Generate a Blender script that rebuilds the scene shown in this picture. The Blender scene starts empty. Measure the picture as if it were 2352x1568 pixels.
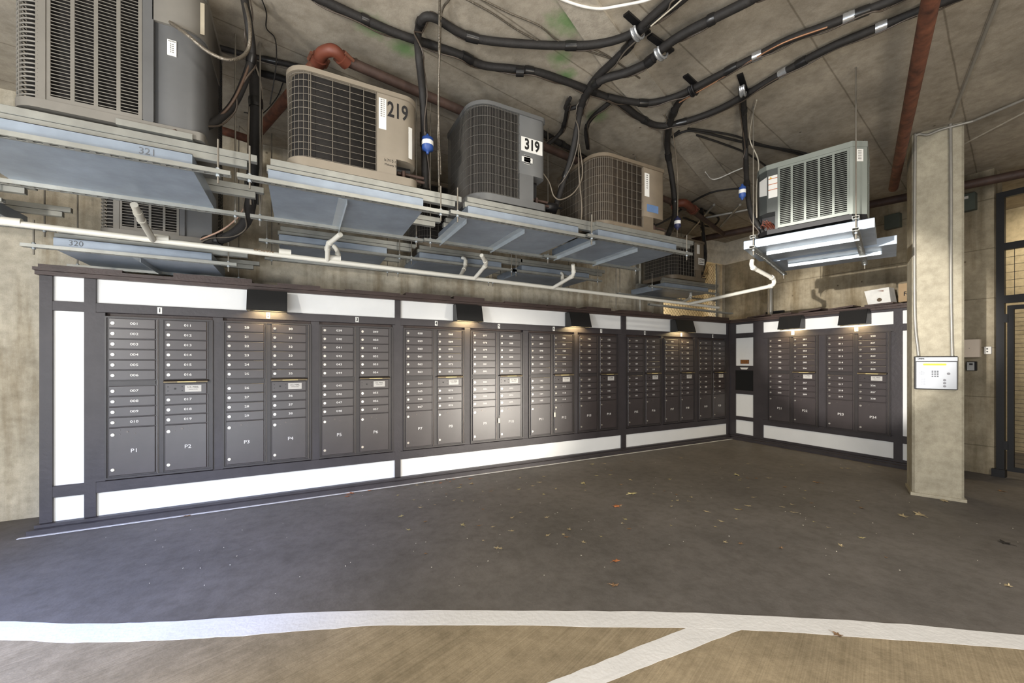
import bpy, math, random
from mathutils import Vector, Matrix
random.seed(7)
SC = bpy.context.scene
COL = SC.collection
# ------------------------------------------------------------------ camera
F_PX = 926.0; CAM_H = 1.33; HORIZON = 832.0
CA, SA = 0.8854, 0.4648            # the mailbox wall runs along +X, the camera looks 27.7 degrees right of +Y
cam_d = bpy.data.cameras.new('camera'); cam = bpy.data.objects.new('camera', cam_d); COL.objects.link(cam)
cam.location = (0, 0, CAM_H)
cam.rotation_euler = (math.pi/2, 0, -math.atan2(SA, CA))
cam_d.sensor_width = 36.0; cam_d.lens = 36.0*F_PX/2352.0
cam_d.shift_y = -(784.0-HORIZON)/2352.0*1.0
cam_d.clip_start = 0.02
SC.camera = cam
# ------------------------------------------------------------------ exposure, world, lights
SC.view_settings.view_transform = 'Standard'
SC.view_settings.look = 'None'
SC.view_settings.exposure = 0.0
SC.view_settings.gamma = 1.0
SC.view_settings.use_curve_mapping = False
W = bpy.data.worlds.new('world'); SC.world = W; W.use_nodes = True
W.node_tree.nodes['Background'].inputs[0].default_value = (0.93, 0.95, 1.0, 1)
W.node_tree.nodes['Background'].inputs[1].default_value = 0.52
def lamp(name, kind, loc, target, energy, color, size=1.0, size_y=None, spot=None, blend=0.5):
    d = bpy.data.lights.new(name, kind); d.energy = energy; d.color = color
    if kind == 'AREA':
        d.size = size
        if size_y: d.shape = 'RECTANGLE'; d.size_y = size_y
    else:
        d.shadow_soft_size = size
    if kind == 'SPOT': d.spot_size = math.radians(spot); d.spot_blend = blend
    o = bpy.data.objects.new(name, d); COL.objects.link(o); o.location = loc
    if target is not None:
        o.rotation_euler = (Vector(target)-Vector(loc)).to_track_quat('-Z', 'Y').to_euler()
    return o
# daylight from the open garage entrance on the left behind the camera, coming in low
lamp('entrance_daylight', 'AREA', (-4.4, -0.6, 0.95), (0.2, 3.2, 2.3), 120, (0.72, 0.84, 1.0), 2.8, 1.5)
# garage light behind the camera, fairly low
lamp('garage_light', 'AREA', (1.4, -1.6, 0.5), (2.8, 4.0, 2.4), 70, (1.0, 0.93, 0.82), 1.3, 0.9)
# added cool fill from below, in place of bounced light under the trays
lamp('low_fill', 'AREA', (-1.3, -0.5, 0.1), (0.2, 4.6, 3.4), 125, (0.86, 0.93, 1.0), 2.2, 0.8)
# added spot lighting the unseen reflector slab off to the left
lamp('reflector_spot', 'SPOT', (-4.4, 0.5, 3.5), (-4.0, 1.1, 0.0), 3600, (0.92, 0.96, 1.0), 0.3, spot=75, blend=0.5)
# brighter light from the left that reaches the short wall and the column
lamp('aisle_light', 'AREA', (-3.2, 0.2, 2.05), (6.8, 2.4, 1.5), 130, (1.0, 0.95, 0.87), 0.35, 0.35)
lamp('aisle_spot', 'SPOT', (-3.2, 0.2, 2.05), (6.87, 2.75, 1.72), 4000, (1.0, 0.96, 0.9), 0.03, spot=15.5, blend=0.4)  # added unseen spot, cone shaped to the lit patch on wall and column
# added overhead fill behind the camera, sky light on the floor at the left
lamp('overhead_fill', 'AREA', (1.5, -1.3, 3.55), (1.5, 0.2, 0.0), 118, (1.0, 0.95, 0.86), 2.4, 0.3)
lamp('entrance_sky', 'SPOT', (-3.7, 0.7, 2.4), (-1.7, 2.7, 0.0), 2100, (0.30, 0.46, 1.0), 0.4, spot=52, blend=1.0)
# low glare on the middle of the mailbox wall
lamp('low_glare', 'SPOT', (4.75, -1.2, 0.25), (2.2, 4.62, 0.72), 1500, (1.0, 0.93, 0.82), 0.3, spot=27, blend=0.9)
# ------------------------------------------------------------------ pixel rays of the photograph (used to measure places)
def ray(px, py):
    k = (px-1176.0)/F_PX
    return (k*CA+SA, -k*SA+CA, (HORIZON-py)/F_PX)
def hv(px, py, v):
    r = ray(px, py); t = v/r[1]; return Vector((r[0]*t, v, CAM_H+r[2]*t))
def hu(px, py, u):
    r = ray(px, py); t = u/r[0]; return Vector((u, r[1]*t, CAM_H+r[2]*t))
def hz(px, py, z):
    r = ray(px, py); t = (z-CAM_H)/r[2]; return Vector((r[0]*t, r[1]*t, z))
FZ = -0.03; CEIL = 3.67; VW = 4.62; UB = 6.865
# ------------------------------------------------------------------ materials
def lin(c):
    return tuple(((x/255.0)/12.92 if x/255.0 <= 0.04045 else ((x/255.0+0.055)/1.055)**2.4) for x in c)
MATS = {}
def mat(name, rgb, rough=0.6, metal=0.0, var=0.12, scale=8.0, bump=0.0, bscale=60.0, spec=0.5, emit=0.0, rgb2=None, detail=6):
    if name in MATS: return MATS[name]
    m = bpy.data.materials.new(name); m.use_nodes = True
    nt = m.node_tree; b = nt.nodes['Principled BSDF']
    c = lin(rgb)
    b.inputs['Roughness'].default_value = rough; b.inputs['Metallic'].default_value = metal
    b.inputs['Specular IOR Level'].default_value = spec
    tc = nt.nodes.new('ShaderNodeTexCoord')
    n = nt.nodes.new('ShaderNodeTexNoise'); n.inputs['Scale'].default_value = scale; n.inputs['Detail'].default_value = detail
    n.inputs['Roughness'].default_value = 0.62
    nt.links.new(tc.outputs['Object'], n.inputs['Vector'])
    r = nt.nodes.new('ShaderNodeValToRGB'); e = r.color_ramp.elements
    c2 = lin(rgb2) if rgb2 else c
    e[0].position = 0.3; e[1].position = 0.7
    e[0].color = (*[x*(1-var) for x in c2], 1); e[1].color = (*[min(1, x*(1+var)) for x in c], 1)
    nt.links.new(n.outputs['Fac'], r.inputs['Fac']); nt.links.new(r.outputs['Color'], b.inputs['Base Color'])
    if bump:
        n2 = nt.nodes.new('ShaderNodeTexNoise'); n2.inputs['Scale'].default_value = bscale; n2.inputs['Detail'].default_value = 3
        nt.links.new(tc.outputs['Object'], n2.inputs['Vector'])
        bp = nt.nodes.new('ShaderNodeBump'); bp.inputs['Strength'].default_value = bump; bp.inputs['Distance'].default_value = 0.01
        nt.links.new(n2.outputs['Fac'], bp.inputs['Height']); nt.links.new(bp.outputs['Normal'], b.inputs['Normal'])
    if emit:
        b.inputs['Emission Color'].default_value = (*c, 1); b.inputs['Emission Strength'].default_value = emit
    MATS[name] = m; return m

def concrete(name, rgb, dark=0.55, lines=None, line_rot=0.0, green=None, hole=True, bump=0.25, streak=False, brush=None):
    m = bpy.data.materials.new(name); m.use_nodes = True
    nt = m.node_tree; b = nt.nodes['Principled BSDF']; L = nt.links.new
    b.inputs['Roughness'].default_value = 0.85; b.inputs['Specular IOR Level'].default_value = 0.25
    tc = nt.nodes.new('ShaderNodeTexCoord'); c = lin(rgb)
    def noise(s, d=6, vec=None, rough=0.6):
        n = nt.nodes.new('ShaderNodeTexNoise'); n.inputs['Scale'].default_value = s; n.inputs['Detail'].default_value = d
        n.inputs['Roughness'].default_value = rough; L(vec or tc.outputs['Object'], n.inputs['Vector']); return n.outputs['Fac']
    def ramp(fac, p0, p1, c0, c1):
        r = nt.nodes.new('ShaderNodeValToRGB'); e = r.color_ramp.elements
        e[0].position = p0; e[1].position = p1; e[0].color = (*c0, 1); e[1].color = (*c1, 1); L(fac, r.inputs['Fac']); return r.outputs['Color']
    def mul(a, bb, f=1.0):
        x = nt.nodes.new('ShaderNodeMix'); x.data_type = 'RGBA'; x.blend_type = 'MULTIPLY'; x.inputs[0].default_value = f
        L(a, x.inputs[6]); L(bb, x.inputs[7]); return x.outputs[2]
    base = ramp(noise(1.3, 8), 0.3, 0.72, [x*dark for x in c], [min(1, x*1.18) for x in c])
    base = mul(base, ramp(noise(14, 5), 0.25, 0.6, (0.72, 0.71, 0.69), (1, 1, 1)))
    base = mul(base, ramp(noise(140, 2), 0.3, 0.7, (0.86, 0.86, 0.86), (1.0, 1.0, 1.0)))
    if hole:
        v = nt.nodes.new('ShaderNodeTexVoronoi'); v.inputs['Scale'].default_value = 3.2; L(tc.outputs['Object'], v.inputs['Vector'])
        base = mul(base, ramp(v.outputs['Distance'], 0.015, 0.05, (0.3, 0.27, 0.24), (1, 1, 1)))
    if streak:
        mp = nt.nodes.new('ShaderNodeMapping'); mp.inputs['Scale'].default_value = (2.5, 2.5, 0.25); L(tc.outputs['Object'], mp.inputs['Vector'])
        base = mul(base, ramp(noise(2.2, 6, mp.outputs['Vector']), 0.32, 0.55, (0.55, 0.5, 0.42), (1, 1, 1)))
    if brush is not None:
        mp = nt.nodes.new('ShaderNodeMapping'); mp.vector_type = 'TEXTURE'; mp.inputs['Rotation'].default_value = (0, 0, -brush); mp.inputs['Scale'].default_value = (1.0, 0.012, 1.0); L(tc.outputs['Object'], mp.inputs['Vector'])
        base = mul(base, ramp(noise(1.4, 4, mp.outputs['Vector']), 0.3, 0.65, (0.78, 0.77, 0.75), (1.05, 1.05, 1.05)))
    if lines:
        mp = nt.nodes.new('ShaderNodeMapping'); mp.inputs['Rotation'].default_value = line_rot if isinstance(line_rot, tuple) else (0, 0, line_rot); L(tc.outputs['Object'], mp.inputs['Vector'])
        sx = nt.nodes.new('ShaderNodeSeparateXYZ'); L(mp.outputs['Vector'], sx.inputs[0])
        nz = nt.nodes.new('ShaderNodeMath'); nz.operation = 'MULTIPLY_ADD'; L(noise(1.2, 3), nz.inputs[0]); nz.inputs[1].default_value = 0.02; L(sx.outputs['Y'], nz.inputs[2])
        dv = nt.nodes.new('ShaderNodeMath'); dv.operation = 'DIVIDE'; L(nz.outputs[0], dv.inputs[0]); dv.inputs[1].default_value = lines
        fr = nt.nodes.new('ShaderNodeMath'); fr.operation = 'FRACT'; L(dv.outputs[0], fr.inputs[0])
        sb = nt.nodes.new('ShaderNodeMath'); sb.operation = 'SUBTRACT'; L(fr.outputs[0], sb.inputs[0]); sb.inputs[1].default_value = 0.5
        ab = nt.nodes.new('ShaderNodeMath'); ab.operation = 'ABSOLUTE'; L(sb.outputs[0], ab.inputs[0])
        w = 0.006/lines
        base = mul(base, ramp(ab.outputs[0], w*0.4, w*1.3, (0.45, 0.43, 0.4), (1, 1, 1)), 0.75)
    if green:
        for (gx, gy, gr) in green:
            vd = nt.nodes.new('ShaderNodeVectorMath'); vd.operation = 'DISTANCE'; L(tc.outputs['Object'], vd.inputs[0]); vd.inputs[1].default_value = (gx, gy, CEIL)
            nn = nt.nodes.new('ShaderNodeMath'); nn.operation = 'MULTIPLY_ADD'; L(noise(9, 4), nn.inputs[0]); nn.inputs[1].default_value = gr*1.6; L(vd.outputs['Value'], nn.inputs[2])
            mm = nt.nodes.new('ShaderNodeMapRange'); mm.inputs['From Min'].default_value = gr*0.9; mm.inputs['From Max'].default_value = gr*1.9
            mm.inputs['To Min'].default_value = 0.85; mm.inputs['To Max'].default_value = 0.0; L(nn.outputs[0], mm.inputs['Value'])
            x = nt.nodes.new('ShaderNodeMix'); x.data_type = 'RGBA'; L(mm.outputs[0], x.inputs[0]); L(base, x.inputs[6]); x.inputs[7].default_value = (*lin((104, 136, 84)), 1); base = x.outputs[2]
    L(base, b.inputs['Base Color'])
    if bump:
        bp = nt.nodes.new('ShaderNodeBump'); bp.inputs['Strength'].default_value = bump; bp.inputs['Distance'].default_value = 0.015
        L(noise(38, 6), bp.inputs['Height']); L(bp.outputs['Normal'], b.inputs['Normal'])
    MATS[name] = m; return m
GRID = math.radians(21.0)
gp = [hz(1300, 50, CEIL), hz(1285, 135, CEIL), hz(1300, 175, CEIL), hz(930, 110, CEIL), hz(850, 60, CEIL), hz(1450, 195, CEIL), hz(1370, 265, CEIL)]
M_CEIL = concrete('ceiling_concrete', (176, 166, 150), 0.62, lines=0.62, line_rot=math.radians(-11), bump=0.12, green=[(p.x, p.y, r) for p, r in zip(gp, (0.16, 0.1, 0.1, 0.12, 0.12, 0.1, 0.12))])
M_CEIL2 = concrete('ceiling_strip_concrete', (182, 173, 158), 0.6)
M_WALL = concrete('wall_concrete', (204, 194, 174), 0.7, streak=True)
M_WALLD = concrete('stained_wall_concrete', (178, 166, 142), 0.45, streak=True, lines=0.6, line_rot=(math.pi/2, 0, 0))
M_COLUMN = concrete('column_concrete', (182, 174, 154), 0.7, hole=False)
M_BEYOND = concrete('cream_concrete', (205, 190, 158), 0.75, hole=False)  # pale cream concrete beyond the opening and the gate
def asphalt():
    m = concrete('asphalt', (106, 101, 97), 0.78, hole=False, bump=0.12)
    nt = m.node_tree; b = nt.nodes['Principled BSDF']; b.inputs['Roughness'].default_value = 0.62; b.inputs['Specular IOR Level'].default_value = 0.35
    return m
M_ASPH = asphalt()
M_SLAB = concrete('brushed_floor_concrete', (158, 143, 118), 0.74, hole=False, bump=0.15, brush=math.radians(-20))
M_PAINT = mat('white_road_paint', (214, 212, 210), 0.7, var=0.05, scale=5, bump=0.2, bscale=40)
M_TIMBER = mat('dark_timber', (55, 50, 52), 0.5, var=0.2, scale=5, bump=0.18, bscale=30)
M_CORN = mat('brown_cornice', (66, 52, 47), 0.5, var=0.25, scale=6, bump=0.2)
M_WHITE = mat('white_panel', (232, 231, 228), 0.55, var=0.03, scale=3, bump=0.08, bscale=120)
M_CAB = mat('bronze_powdercoat', (58, 51, 51), 0.37, var=0.12, scale=7, bump=0.03, bscale=260, spec=0.65)
M_CABF = mat('bronze_frame', (49, 44, 44), 0.42, var=0.12, scale=7, bump=0.03, bscale=200)
M_HINGE = mat('worn_aluminium_edge', (92, 86, 82), 0.4, 0.6, var=0.2)
M_LOCK = mat('nickel', (205, 200, 190), 0.28, 0.9, var=0.06)
M_KEY = mat('keyhole_black', (20, 18, 18), 0.6)
M_NUM = mat('white_lettering', (225, 222, 218), 0.6, var=0.02)
M_LABEL = mat('silver_label', (190, 186, 180), 0.45, var=0.04)
M_PENCIL = mat('pencil_grey', (92, 94, 98), 0.7, var=0.02)
M_INK = mat('black_ink', (24, 22, 22), 0.7, var=0.02)
M_LIP = mat('brass_edge', (112, 98, 72), 0.5, 0.4, var=0.12)
M_SHADE = mat('black_shade', (34, 33, 32), 0.42, var=0.08)
M_GLOW = mat('warm_lamp', (255, 214, 140), 0.5, var=0.0, emit=9.0)
M_GALV = mat('galvanized_sheet', (138, 148, 160), 0.42, 0.4, var=0.16, scale=5, bump=0.05, bscale=30)
M_GALVB = mat('galvanized_bright', (168, 175, 180), 0.36, 0.5, var=0.1, scale=8)
M_STRUT = mat('strut_steel', (150, 150, 144), 0.45, 0.6, var=0.14, scale=9)
M_ROD = mat('zinc_rod', (128, 122, 112), 0.45, 0.5, var=0.1)
M_PVC = mat('white_pvc', (214, 210, 198), 0.4, var=0.05, scale=6)
M_PVCD = mat('grey_pvc', (176, 171, 158), 0.45, var=0.08, scale=6)
M_HOSE = mat('black_foam_insulation', (32, 29, 27), 0.72, var=0.3, scale=14, bump=0.3, bscale=50)
M_TAPE = mat('silver_tape', (186, 188, 190), 0.25, 0.7, var=0.15, scale=30)
M_CABLE = mat('grey_cable', (122, 112, 98), 0.55, var=0.15)
M_CONDUIT = mat('grey_conduit', (150, 146, 138), 0.45, 0.35, var=0.12)
M_FLEX = mat('flex_conduit', (120, 112, 100), 0.4, 0.6, var=0.15, bump=0.6, bscale=90)
M_RUST = mat('rusty_pipe', (112, 68, 48), 0.7, var=0.35, scale=12, rgb2=(80, 48, 36), bump=0.2)
M_RUSTD = mat('dark_rusty_pipe', (66, 48, 40), 0.65, var=0.35, scale=12, bump=0.2)
M_ORANGE = mat('orange_fitting', (104, 54, 38), 0.55, var=0.2, scale=10)
M_BLUE = mat('blue_filter', (42, 74, 140), 0.45, var=0.08)
M_GREYP = mat('grey_enamel', (92, 92, 92), 0.42, 0.1, var=0.1, scale=4)
M_GREYL = mat('louvre_grey', (116, 112, 105), 0.42, 0.1, var=0.1, scale=4)
M_TAN = mat('tan_enamel', (136, 126, 111), 0.45, 0.1, var=0.08, scale=4)
M_TAND = mat('brown_enamel', (112, 100, 84), 0.5, 0.1, var=0.15, scale=4)
M_CARR = mat('carrier_grey', (100, 100, 99), 0.45, 0.1, var=0.08, scale=4)
M_SAGE = mat('sage_grey', (134, 139, 132), 0.4, 0.15, var=0.08, scale=4)
M_COIL = mat('dusty_coil', (27, 23, 20), 0.85, var=0.4, scale=18, bump=0.12, bscale=160)
M_COILB = mat('brown_coil', (54, 44, 33), 0.85, var=0.4, scale=22, bump=0.15, bscale=160)
M_WIRE = mat('guard_wire', (116, 109, 98), 0.5, 0.2, var=0.1)
M_WIRED = mat('dark_guard_wire', (98, 94, 88), 0.5, 0.2, var=0.1)
M_BLACKM = mat('black_metal', (30, 29, 30), 0.45, 0.3, var=0.15)
M_PAPER = mat('white_paper', (224, 222, 216), 0.7, var=0.03)
M_LCD = mat('green_display', (170, 200, 20), 0.5, var=0.0, emit=0.35)
M_STEEL = mat('brushed_steel', (164, 167, 172), 0.45, 0.3, var=0.05)
M_BEIGE = mat('beige_plastic', (226, 210, 192), 0.5, var=0.03)
M_CARD = mat('cardboard', (160, 136, 104), 0.8, var=0.08)
M_RED = mat('red_wire', (112, 62, 48), 0.5)

# ------------------------------------------------------------------ mesh helpers
class MB:
    def __init__(s): s.v = []; s.f = []; s.sm = []
    def add(s, vs, fs, smooth=False, M=None):
        o = len(s.v)
        s.v += [tuple(M @ Vector(p)) if M is not None else tuple(p) for p in vs]
        s.f += [tuple(i+o for i in f) for f in fs]; s.sm += [smooth]*len(fs); return s
    def box(s, x0, x1, y0, y1, z0, z1, M=None, bev=0.0):
        if bev > 0:
            b = bev; pts = []
            for z, i in ((z0, b), (z0+b, 0), (z1-b, 0), (z1, b)):
                pts += [(x0+i, y0+i, z), (x1-i, y0+i, z), (x1-i, y1-i, z), (x0+i, y1-i, z)]
            fs = [(3, 2, 1, 0), (12, 13, 14, 15)]
            for k in range(3):
                for j in range(4):
                    a = k*4+j; c = k*4+(j+1) % 4; fs.append((a, c, c+4, a+4))
            return s.add(pts, fs, False, M)
        vs = [(x0, y0, z0), (x1, y0, z0), (x1, y1, z0), (x0, y1, z0), (x0, y0, z1), (x1, y0, z1), (x1, y1, z1), (x0, y1, z1)]
        return s.add(vs, [(3, 2, 1, 0), (4, 5, 6, 7), (0, 1, 5, 4), (1, 2, 6, 5), (2, 3, 7, 6), (3, 0, 4, 7)], False, M)
    def slab(s, x0, x1, z0, z1, y0, y1, b=0.002):          # a door leaf: chamfer round its front (y0) face
        vs = [(x0, y1, z0), (x1, y1, z0), (x1, y1, z1), (x0, y1, z1), (x0, y0+b, z0), (x1, y0+b, z0), (x1, y0+b, z1), (x0, y0+b, z1),
              (x0+b, y0, z0+b), (x1-b, y0, z0+b), (x1-b, y0, z1-b), (x0+b, y0, z1-b)]
        fs = [(8, 9, 10, 11), (0, 3, 2, 1)]
        for j in range(4):
            k = (j+1) % 4; fs += [(j, k, 4+k, 4+j), (4+j, 4+k, 8+k, 8+j)]
        return s.add(vs, fs)
    def prism(s, pts, z0, z1, M=None, smooth=False):
        n = len(pts); vs = [(x, y, z0) for x, y in pts]+[(x, y, z1) for x, y in pts]
        s.add(vs, [tuple(range(n-1, -1, -1)), tuple(range(n, 2*n))], False, M)
        return s.add(vs, [(i, (i+1) % n, (i+1) % n+n, i+n) for i in range(n)], smooth, M)
    def tube(s, path, r, n=8, cap=True, M=None):
        P = [Vector(p) for p in path]; m = len(P); R = r if isinstance(r, (list, tuple)) else [r]*m
        t0 = (P[1]-P[0]).normalized(); up = Vector((0, 0, 1)) if abs(t0.z) < 0.9 else Vector((1, 0, 0))
        nrm = t0.cross(up).normalized(); vs = []; prev = t0
        for i in range(m):
            t = (P[min(i+1, m-1)]-P[max(i-1, 0)]).normalized() if m > 2 else t0
            q = prev.rotation_difference(t); nrm = (q @ nrm); nrm = (nrm-t*nrm.dot(t)).normalized(); b = t.cross(nrm); prev = t
            for j in range(n):
                a = 2*math.pi*j/n; vs.append(P[i]+(nrm*math.cos(a)+b*math.sin(a))*R[i])
        fs = [(i*n+j, i*n+(j+1) % n, (i+1)*n+(j+1) % n, (i+1)*n+j) for i in range(m-1) for j in range(n)]
        s.add(vs, fs, n > 4, M)
        if cap: s.add(vs, [tuple(range(n-1, -1, -1)), tuple(range((m-1)*n, m*n))], False, M)
        return s
    def cyl(s, p0, p1, r, n=12): return s.tube([p0, p1], r, n)
    def quad(s, a, b, c, d): return s.add([a, b, c, d], [(0, 1, 2, 3)])
    def mesh(s, name, m):
        me = bpy.data.meshes.new(name); me.from_pydata(s.v, [], s.f); me.polygons.foreach_set('use_smooth', s.sm)
        me.materials.append(m); me.update(); return me
    def build(s, name, m, parent=None, loc=(0, 0, 0), rz=0.0):
        return inst(name, s.mesh(name, m), parent, loc, rz)
def inst(name, me, parent=None, loc=(0, 0, 0), rz=0.0):
    o = bpy.data.objects.new(name, me); COL.objects.link(o); o.location = loc; o.rotation_euler = (0, 0, rz)
    if parent is not None: o.parent = parent
    return o
def tag(o, label, cat, group=None, kind=None):
    o['label'] = label; o['category'] = cat
    if group: o['group'] = group
    if kind: o['kind'] = kind
    return o
def thing(name, label, cat, loc=(0, 0, 0), rz=0.0, group=None):
    o = bpy.data.objects.new(name, None); COL.objects.link(o); o.location = loc; o.rotation_euler = (0, 0, rz); o.empty_display_size = 0.1
    return tag(o, label, cat, group)
def struct(o): o['kind'] = 'structure'; return o
def smooth_path(pts, sub=6):
    P = [Vector(p) for p in pts]
    if len(P) < 3: return P
    Q = [P[0]*2-P[1]]+P+[P[-1]*2-P[-2]]; out = []
    for i in range(1, len(Q)-2):
        a, b, c, d = Q[i-1], Q[i], Q[i+1], Q[i+2]
        for k in range(sub):
            t = k/sub; out.append(0.5*((2*b)+(c-a)*t+(2*a-5*b+4*c-d)*t*t+(3*b-a-3*c+d)*t**3))
    out.append(P[-1]); return out
def rrect(x0, x1, y0, y1, r, n=6):          # r per corner: front-left, front-right, rear-right, rear-left
    out = []
    for (cx, cy, rr, a0) in ((x0, y0, r[0], 180), (x1, y0, r[1], 270), (x1, y1, r[2], 0), (x0, y1, r[3], 90)):
        ox = cx+(rr if cx == x0 else -rr); oy = cy+(rr if cy == y0 else -rr)
        if rr <= 0: out.append((cx, cy)); continue
        for k in range(n+1):
            a = math.radians(a0+90*k/n); out.append((ox+rr*math.cos(a), oy+rr*math.sin(a)))
    return out
TEXT = {}
def text_mesh(s, size, m, sx=1.0, bold=0.0, key=''):
    k = (s, size, m.name, sx, bold)
    if k in TEXT: return TEXT[k]
    c = bpy.data.curves.new('lettering', 'FONT'); c.body = s; c.size = size; c.align_x = 'CENTER'; c.align_y = 'CENTER'; c.extrude = 0.0005; c.offset = bold; c.resolution_u = 3
    o = bpy.data.objects.new('lettering', c); me = bpy.data.meshes.new_from_object(o); bpy.data.objects.remove(o); bpy.data.curves.remove(c)
    for v in me.vertices: x, y, z = v.co; v.co = (x*sx, -z, y)
    me.materials.clear(); me.materials.append(m); TEXT[k] = me; return me
def lettering(s, size, m, parent, loc, name='lettering', sx=1.0, bold=0.0, rz=0.0, roty=0.0):
    o = inst(name, text_mesh(s, size, m, sx, bold), parent, loc, rz)
    if roty: o.rotation_euler = (0, roty, rz)
    return o

# ------------------------------------------------------------------ the setting: floor, ceiling, walls
struct(MB().box(-9, 11, -5, 9, FZ-0.12, FZ).build('floor', M_ASPH))
floor = bpy.data.objects['floor']
struct(MB().box(-8.5, -2.75, -4.0, 3.3, FZ, FZ+0.004).build('floor_reflector', concrete('pale_reflector', (205, 200, 190), 0.85, hole=False)))  # unseen pale slab added to throw light up under the trays
topb = [(-500, 1400), (-220, 1415), (0, 1426), (200, 1432), (400, 1427), (700, 1407), (1000, 1402), (1300, 1403), (1600, 1408), (1900, 1422), (2150, 1440), (2352, 1458), (2600, 1480), (2900, 1510)]
botb = [(-500, 1440), (-220, 1456), (0, 1470), (200, 1476), (400, 1470), (600, 1457), (850, 1438), (1100, 1436), (1400, 1440), (1700, 1446), (2000, 1466), (2352, 1492), (2600, 1514), (2900, 1548)]
def fp(l, sub=8): return [hz(x, y, FZ) for x, y in l]
T2 = smooth_path(fp(topb)); B2 = smooth_path(fp(botb))
def jag(p, a=0.004): return Vector((p.x+random.uniform(-a, a), p.y+random.uniform(-a, a), p.z))
T2 = [jag(p) for p in T2]; B2 = [jag(p) for p in B2]
mid = [(a+b)/2 for a, b in zip(T2[::1], B2[::1])] if len(T2) == len(B2) else T2
slab = MB(); n = len(B2)
slab.prism([(p.x, p.y) for p in mid]+[(7.5, -4.9), (-2.6, -4.9)], FZ, FZ+0.0012)
struct(slab.build('floor_slab', M_SLAB))
pl = MB(); pl.prism([(p.x, p.y) for p in T2]+[(p.x, p.y) for p in reversed(B2)], FZ, FZ+0.002)
pl.build('painted_line', M_PAINT, floor)
d1, d2, d3, d4 = hz(1585, 1438, FZ), hz(1705, 1445, FZ), hz(1300, 1604, FZ), hz(1170, 1604, FZ)
d3 = d3+(d3-d2)*1.6; d4 = d4+(d4-d1)*1.6
L1 = [jag(d1.lerp(d4, k/40), 0.003) for k in range(41)]; L2 = [jag(d2.lerp(d3, k/40), 0.003) for k in range(41)]
dl = MB(); dl.prism([(p.x, p.y) for p in L1]+[(p.x, p.y) for p in reversed(L2)], FZ, FZ+0.0018)
dl.build('painted_line', M_PAINT, floor)

struct(MB().box(-9, 11, -2.6, 9, CEIL, CEIL+0.3).build('ceiling', M_CEIL))
# shallow strip in the slab soffit and its joints
sp = [hz(1243, -60, CEIL), hz(1411, 187, CEIL), hz(1540, 323, CEIL), hz(1661, 469, CEIL)]
sq = [hz(1330, -60, CEIL), hz(1533, 221, CEIL), hz(1697, 430, CEIL), hz(1760, 500, CEIL)]
st = MB(); st.prism([(p.x, p.y) for p in sp]+[(p.x, p.y) for p in reversed(sq)], CEIL-0.022, CEIL+0.02)
struct(st.build('trim_1', M_CEIL2))
for nm, a, b in (('trim_2', (2183, 275), (2296, -20)), ('trim_3', (2215, 330), (2560, 150))):
    a = hz(*a, CEIL); b = hz(*b, CEIL); t = MB(); t.tube([a, b], 0.012, 6); struct(t.build(nm, M_CEIL2))

VA = 5.08; UC = 7.40
wl = MB()
wl.box(-9, 5.70, VA, VA+0.3, FZ, CEIL); wl.box(5.70, 7.32, VA, VA+0.3, FZ, 1.6); wl.box(7.32, UC+0.3, VA, VA+0.3, FZ, CEIL); wl.box(5.70, 7.32, VA, VA+0.3, 3.28, CEIL)
struct(wl.build('wall_back', M_WALL))
lt4 = MB(); lt4.box(5.2, UC, VA-0.03, VA+0.02, 3.24, CEIL); lt4.box(UC-0.03, UC+0.02, 3.1, VA-0.03, 3.24, CEIL); struct(lt4.build('trim_4', concrete('pale_lintel', (214, 206, 190), 0.85, hole=False)))
wr = MB(); wr.box(UC, UC+0.3, 1.60, VA, FZ, CEIL); wr.box(UC, UC+0.3, -5, 0.35, FZ, CEIL)
struct(wr.build('wall_side', M_WALLD))
# what lies beyond the wire opening and beyond the gate
wb = MB(); wb.box(4.6, 9.6, 7.2, 7.4, FZ, CEIL); struct(wb.build('wall_beyond', M_BEYOND))
wg = MB(); wg.box(9.6, 9.8, -3.0, 7.4, FZ, CEIL); struct(wg.build('wall_outer', M_BEYOND))
lamp('light_beyond_opening', 'AREA', (6.6, 6.2, 3.3), (6.6, 7.2, 2.0), 170, (1.0, 0.88, 0.68), 1.2)
lamp('light_beyond_gate', 'AREA', (8.6, 1.3, 3.4), (9.4, 1.2, 1.2), 28, (1.0, 0.88, 0.68), 0.8)

# framed mailbox wall along X (faces -Y) --------------------------------
def framed_wall(name, loc, rz, x0, x1, panels, stiles, rails, cornice, base, depth=0.44):
    r = bpy.data.objects.new(name, None); COL.objects.link(r); r.location = loc; r.rotation_euler = (0, 0, rz); struct(r)
    MB().box(x0, x1, 0.045, depth, FZ, 2.04).build('backing', M_CORN, r)
    for (a, b, c, d) in panels: MB().box(a, b, 0.024, 0.044, c, d).build('white_panel', M_WHITE, r)
    for (a, b, c, d) in stiles: MB().box(a, b, 0.0, 0.043, c, d, bev=0.003).build('stile', M_TIMBER, r)
    for (a, b, c, d) in rails: MB().box(a, b, 0.002, 0.043, c, d, bev=0.003).build('rail', M_TIMBER, r)
    for (a, b) in cornice:
        m = MB(); m.box(a, b, -0.022, 0.04, 2.032, 2.062); m.box(a, b, -0.055, 0.40, 2.062, 2.088); m.build('cornice', M_CORN, r)
    for (a, b) in base:
        m = MB(); m.box(a, b, -0.03, 0.04, FZ, 0.035); m.box(a-0.02, b, -0.085, -0.03, FZ, 0.012)
        m.build('base_board', M_TIMBER, r)
    return r
TOPP = (1.83, 2.032); RA = (1.752, 1.83); RB = (0.232, 0.325); BOTP = (0.035, 0.232)
sty = (0.035, 2.032)
XL = -1.852
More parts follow.
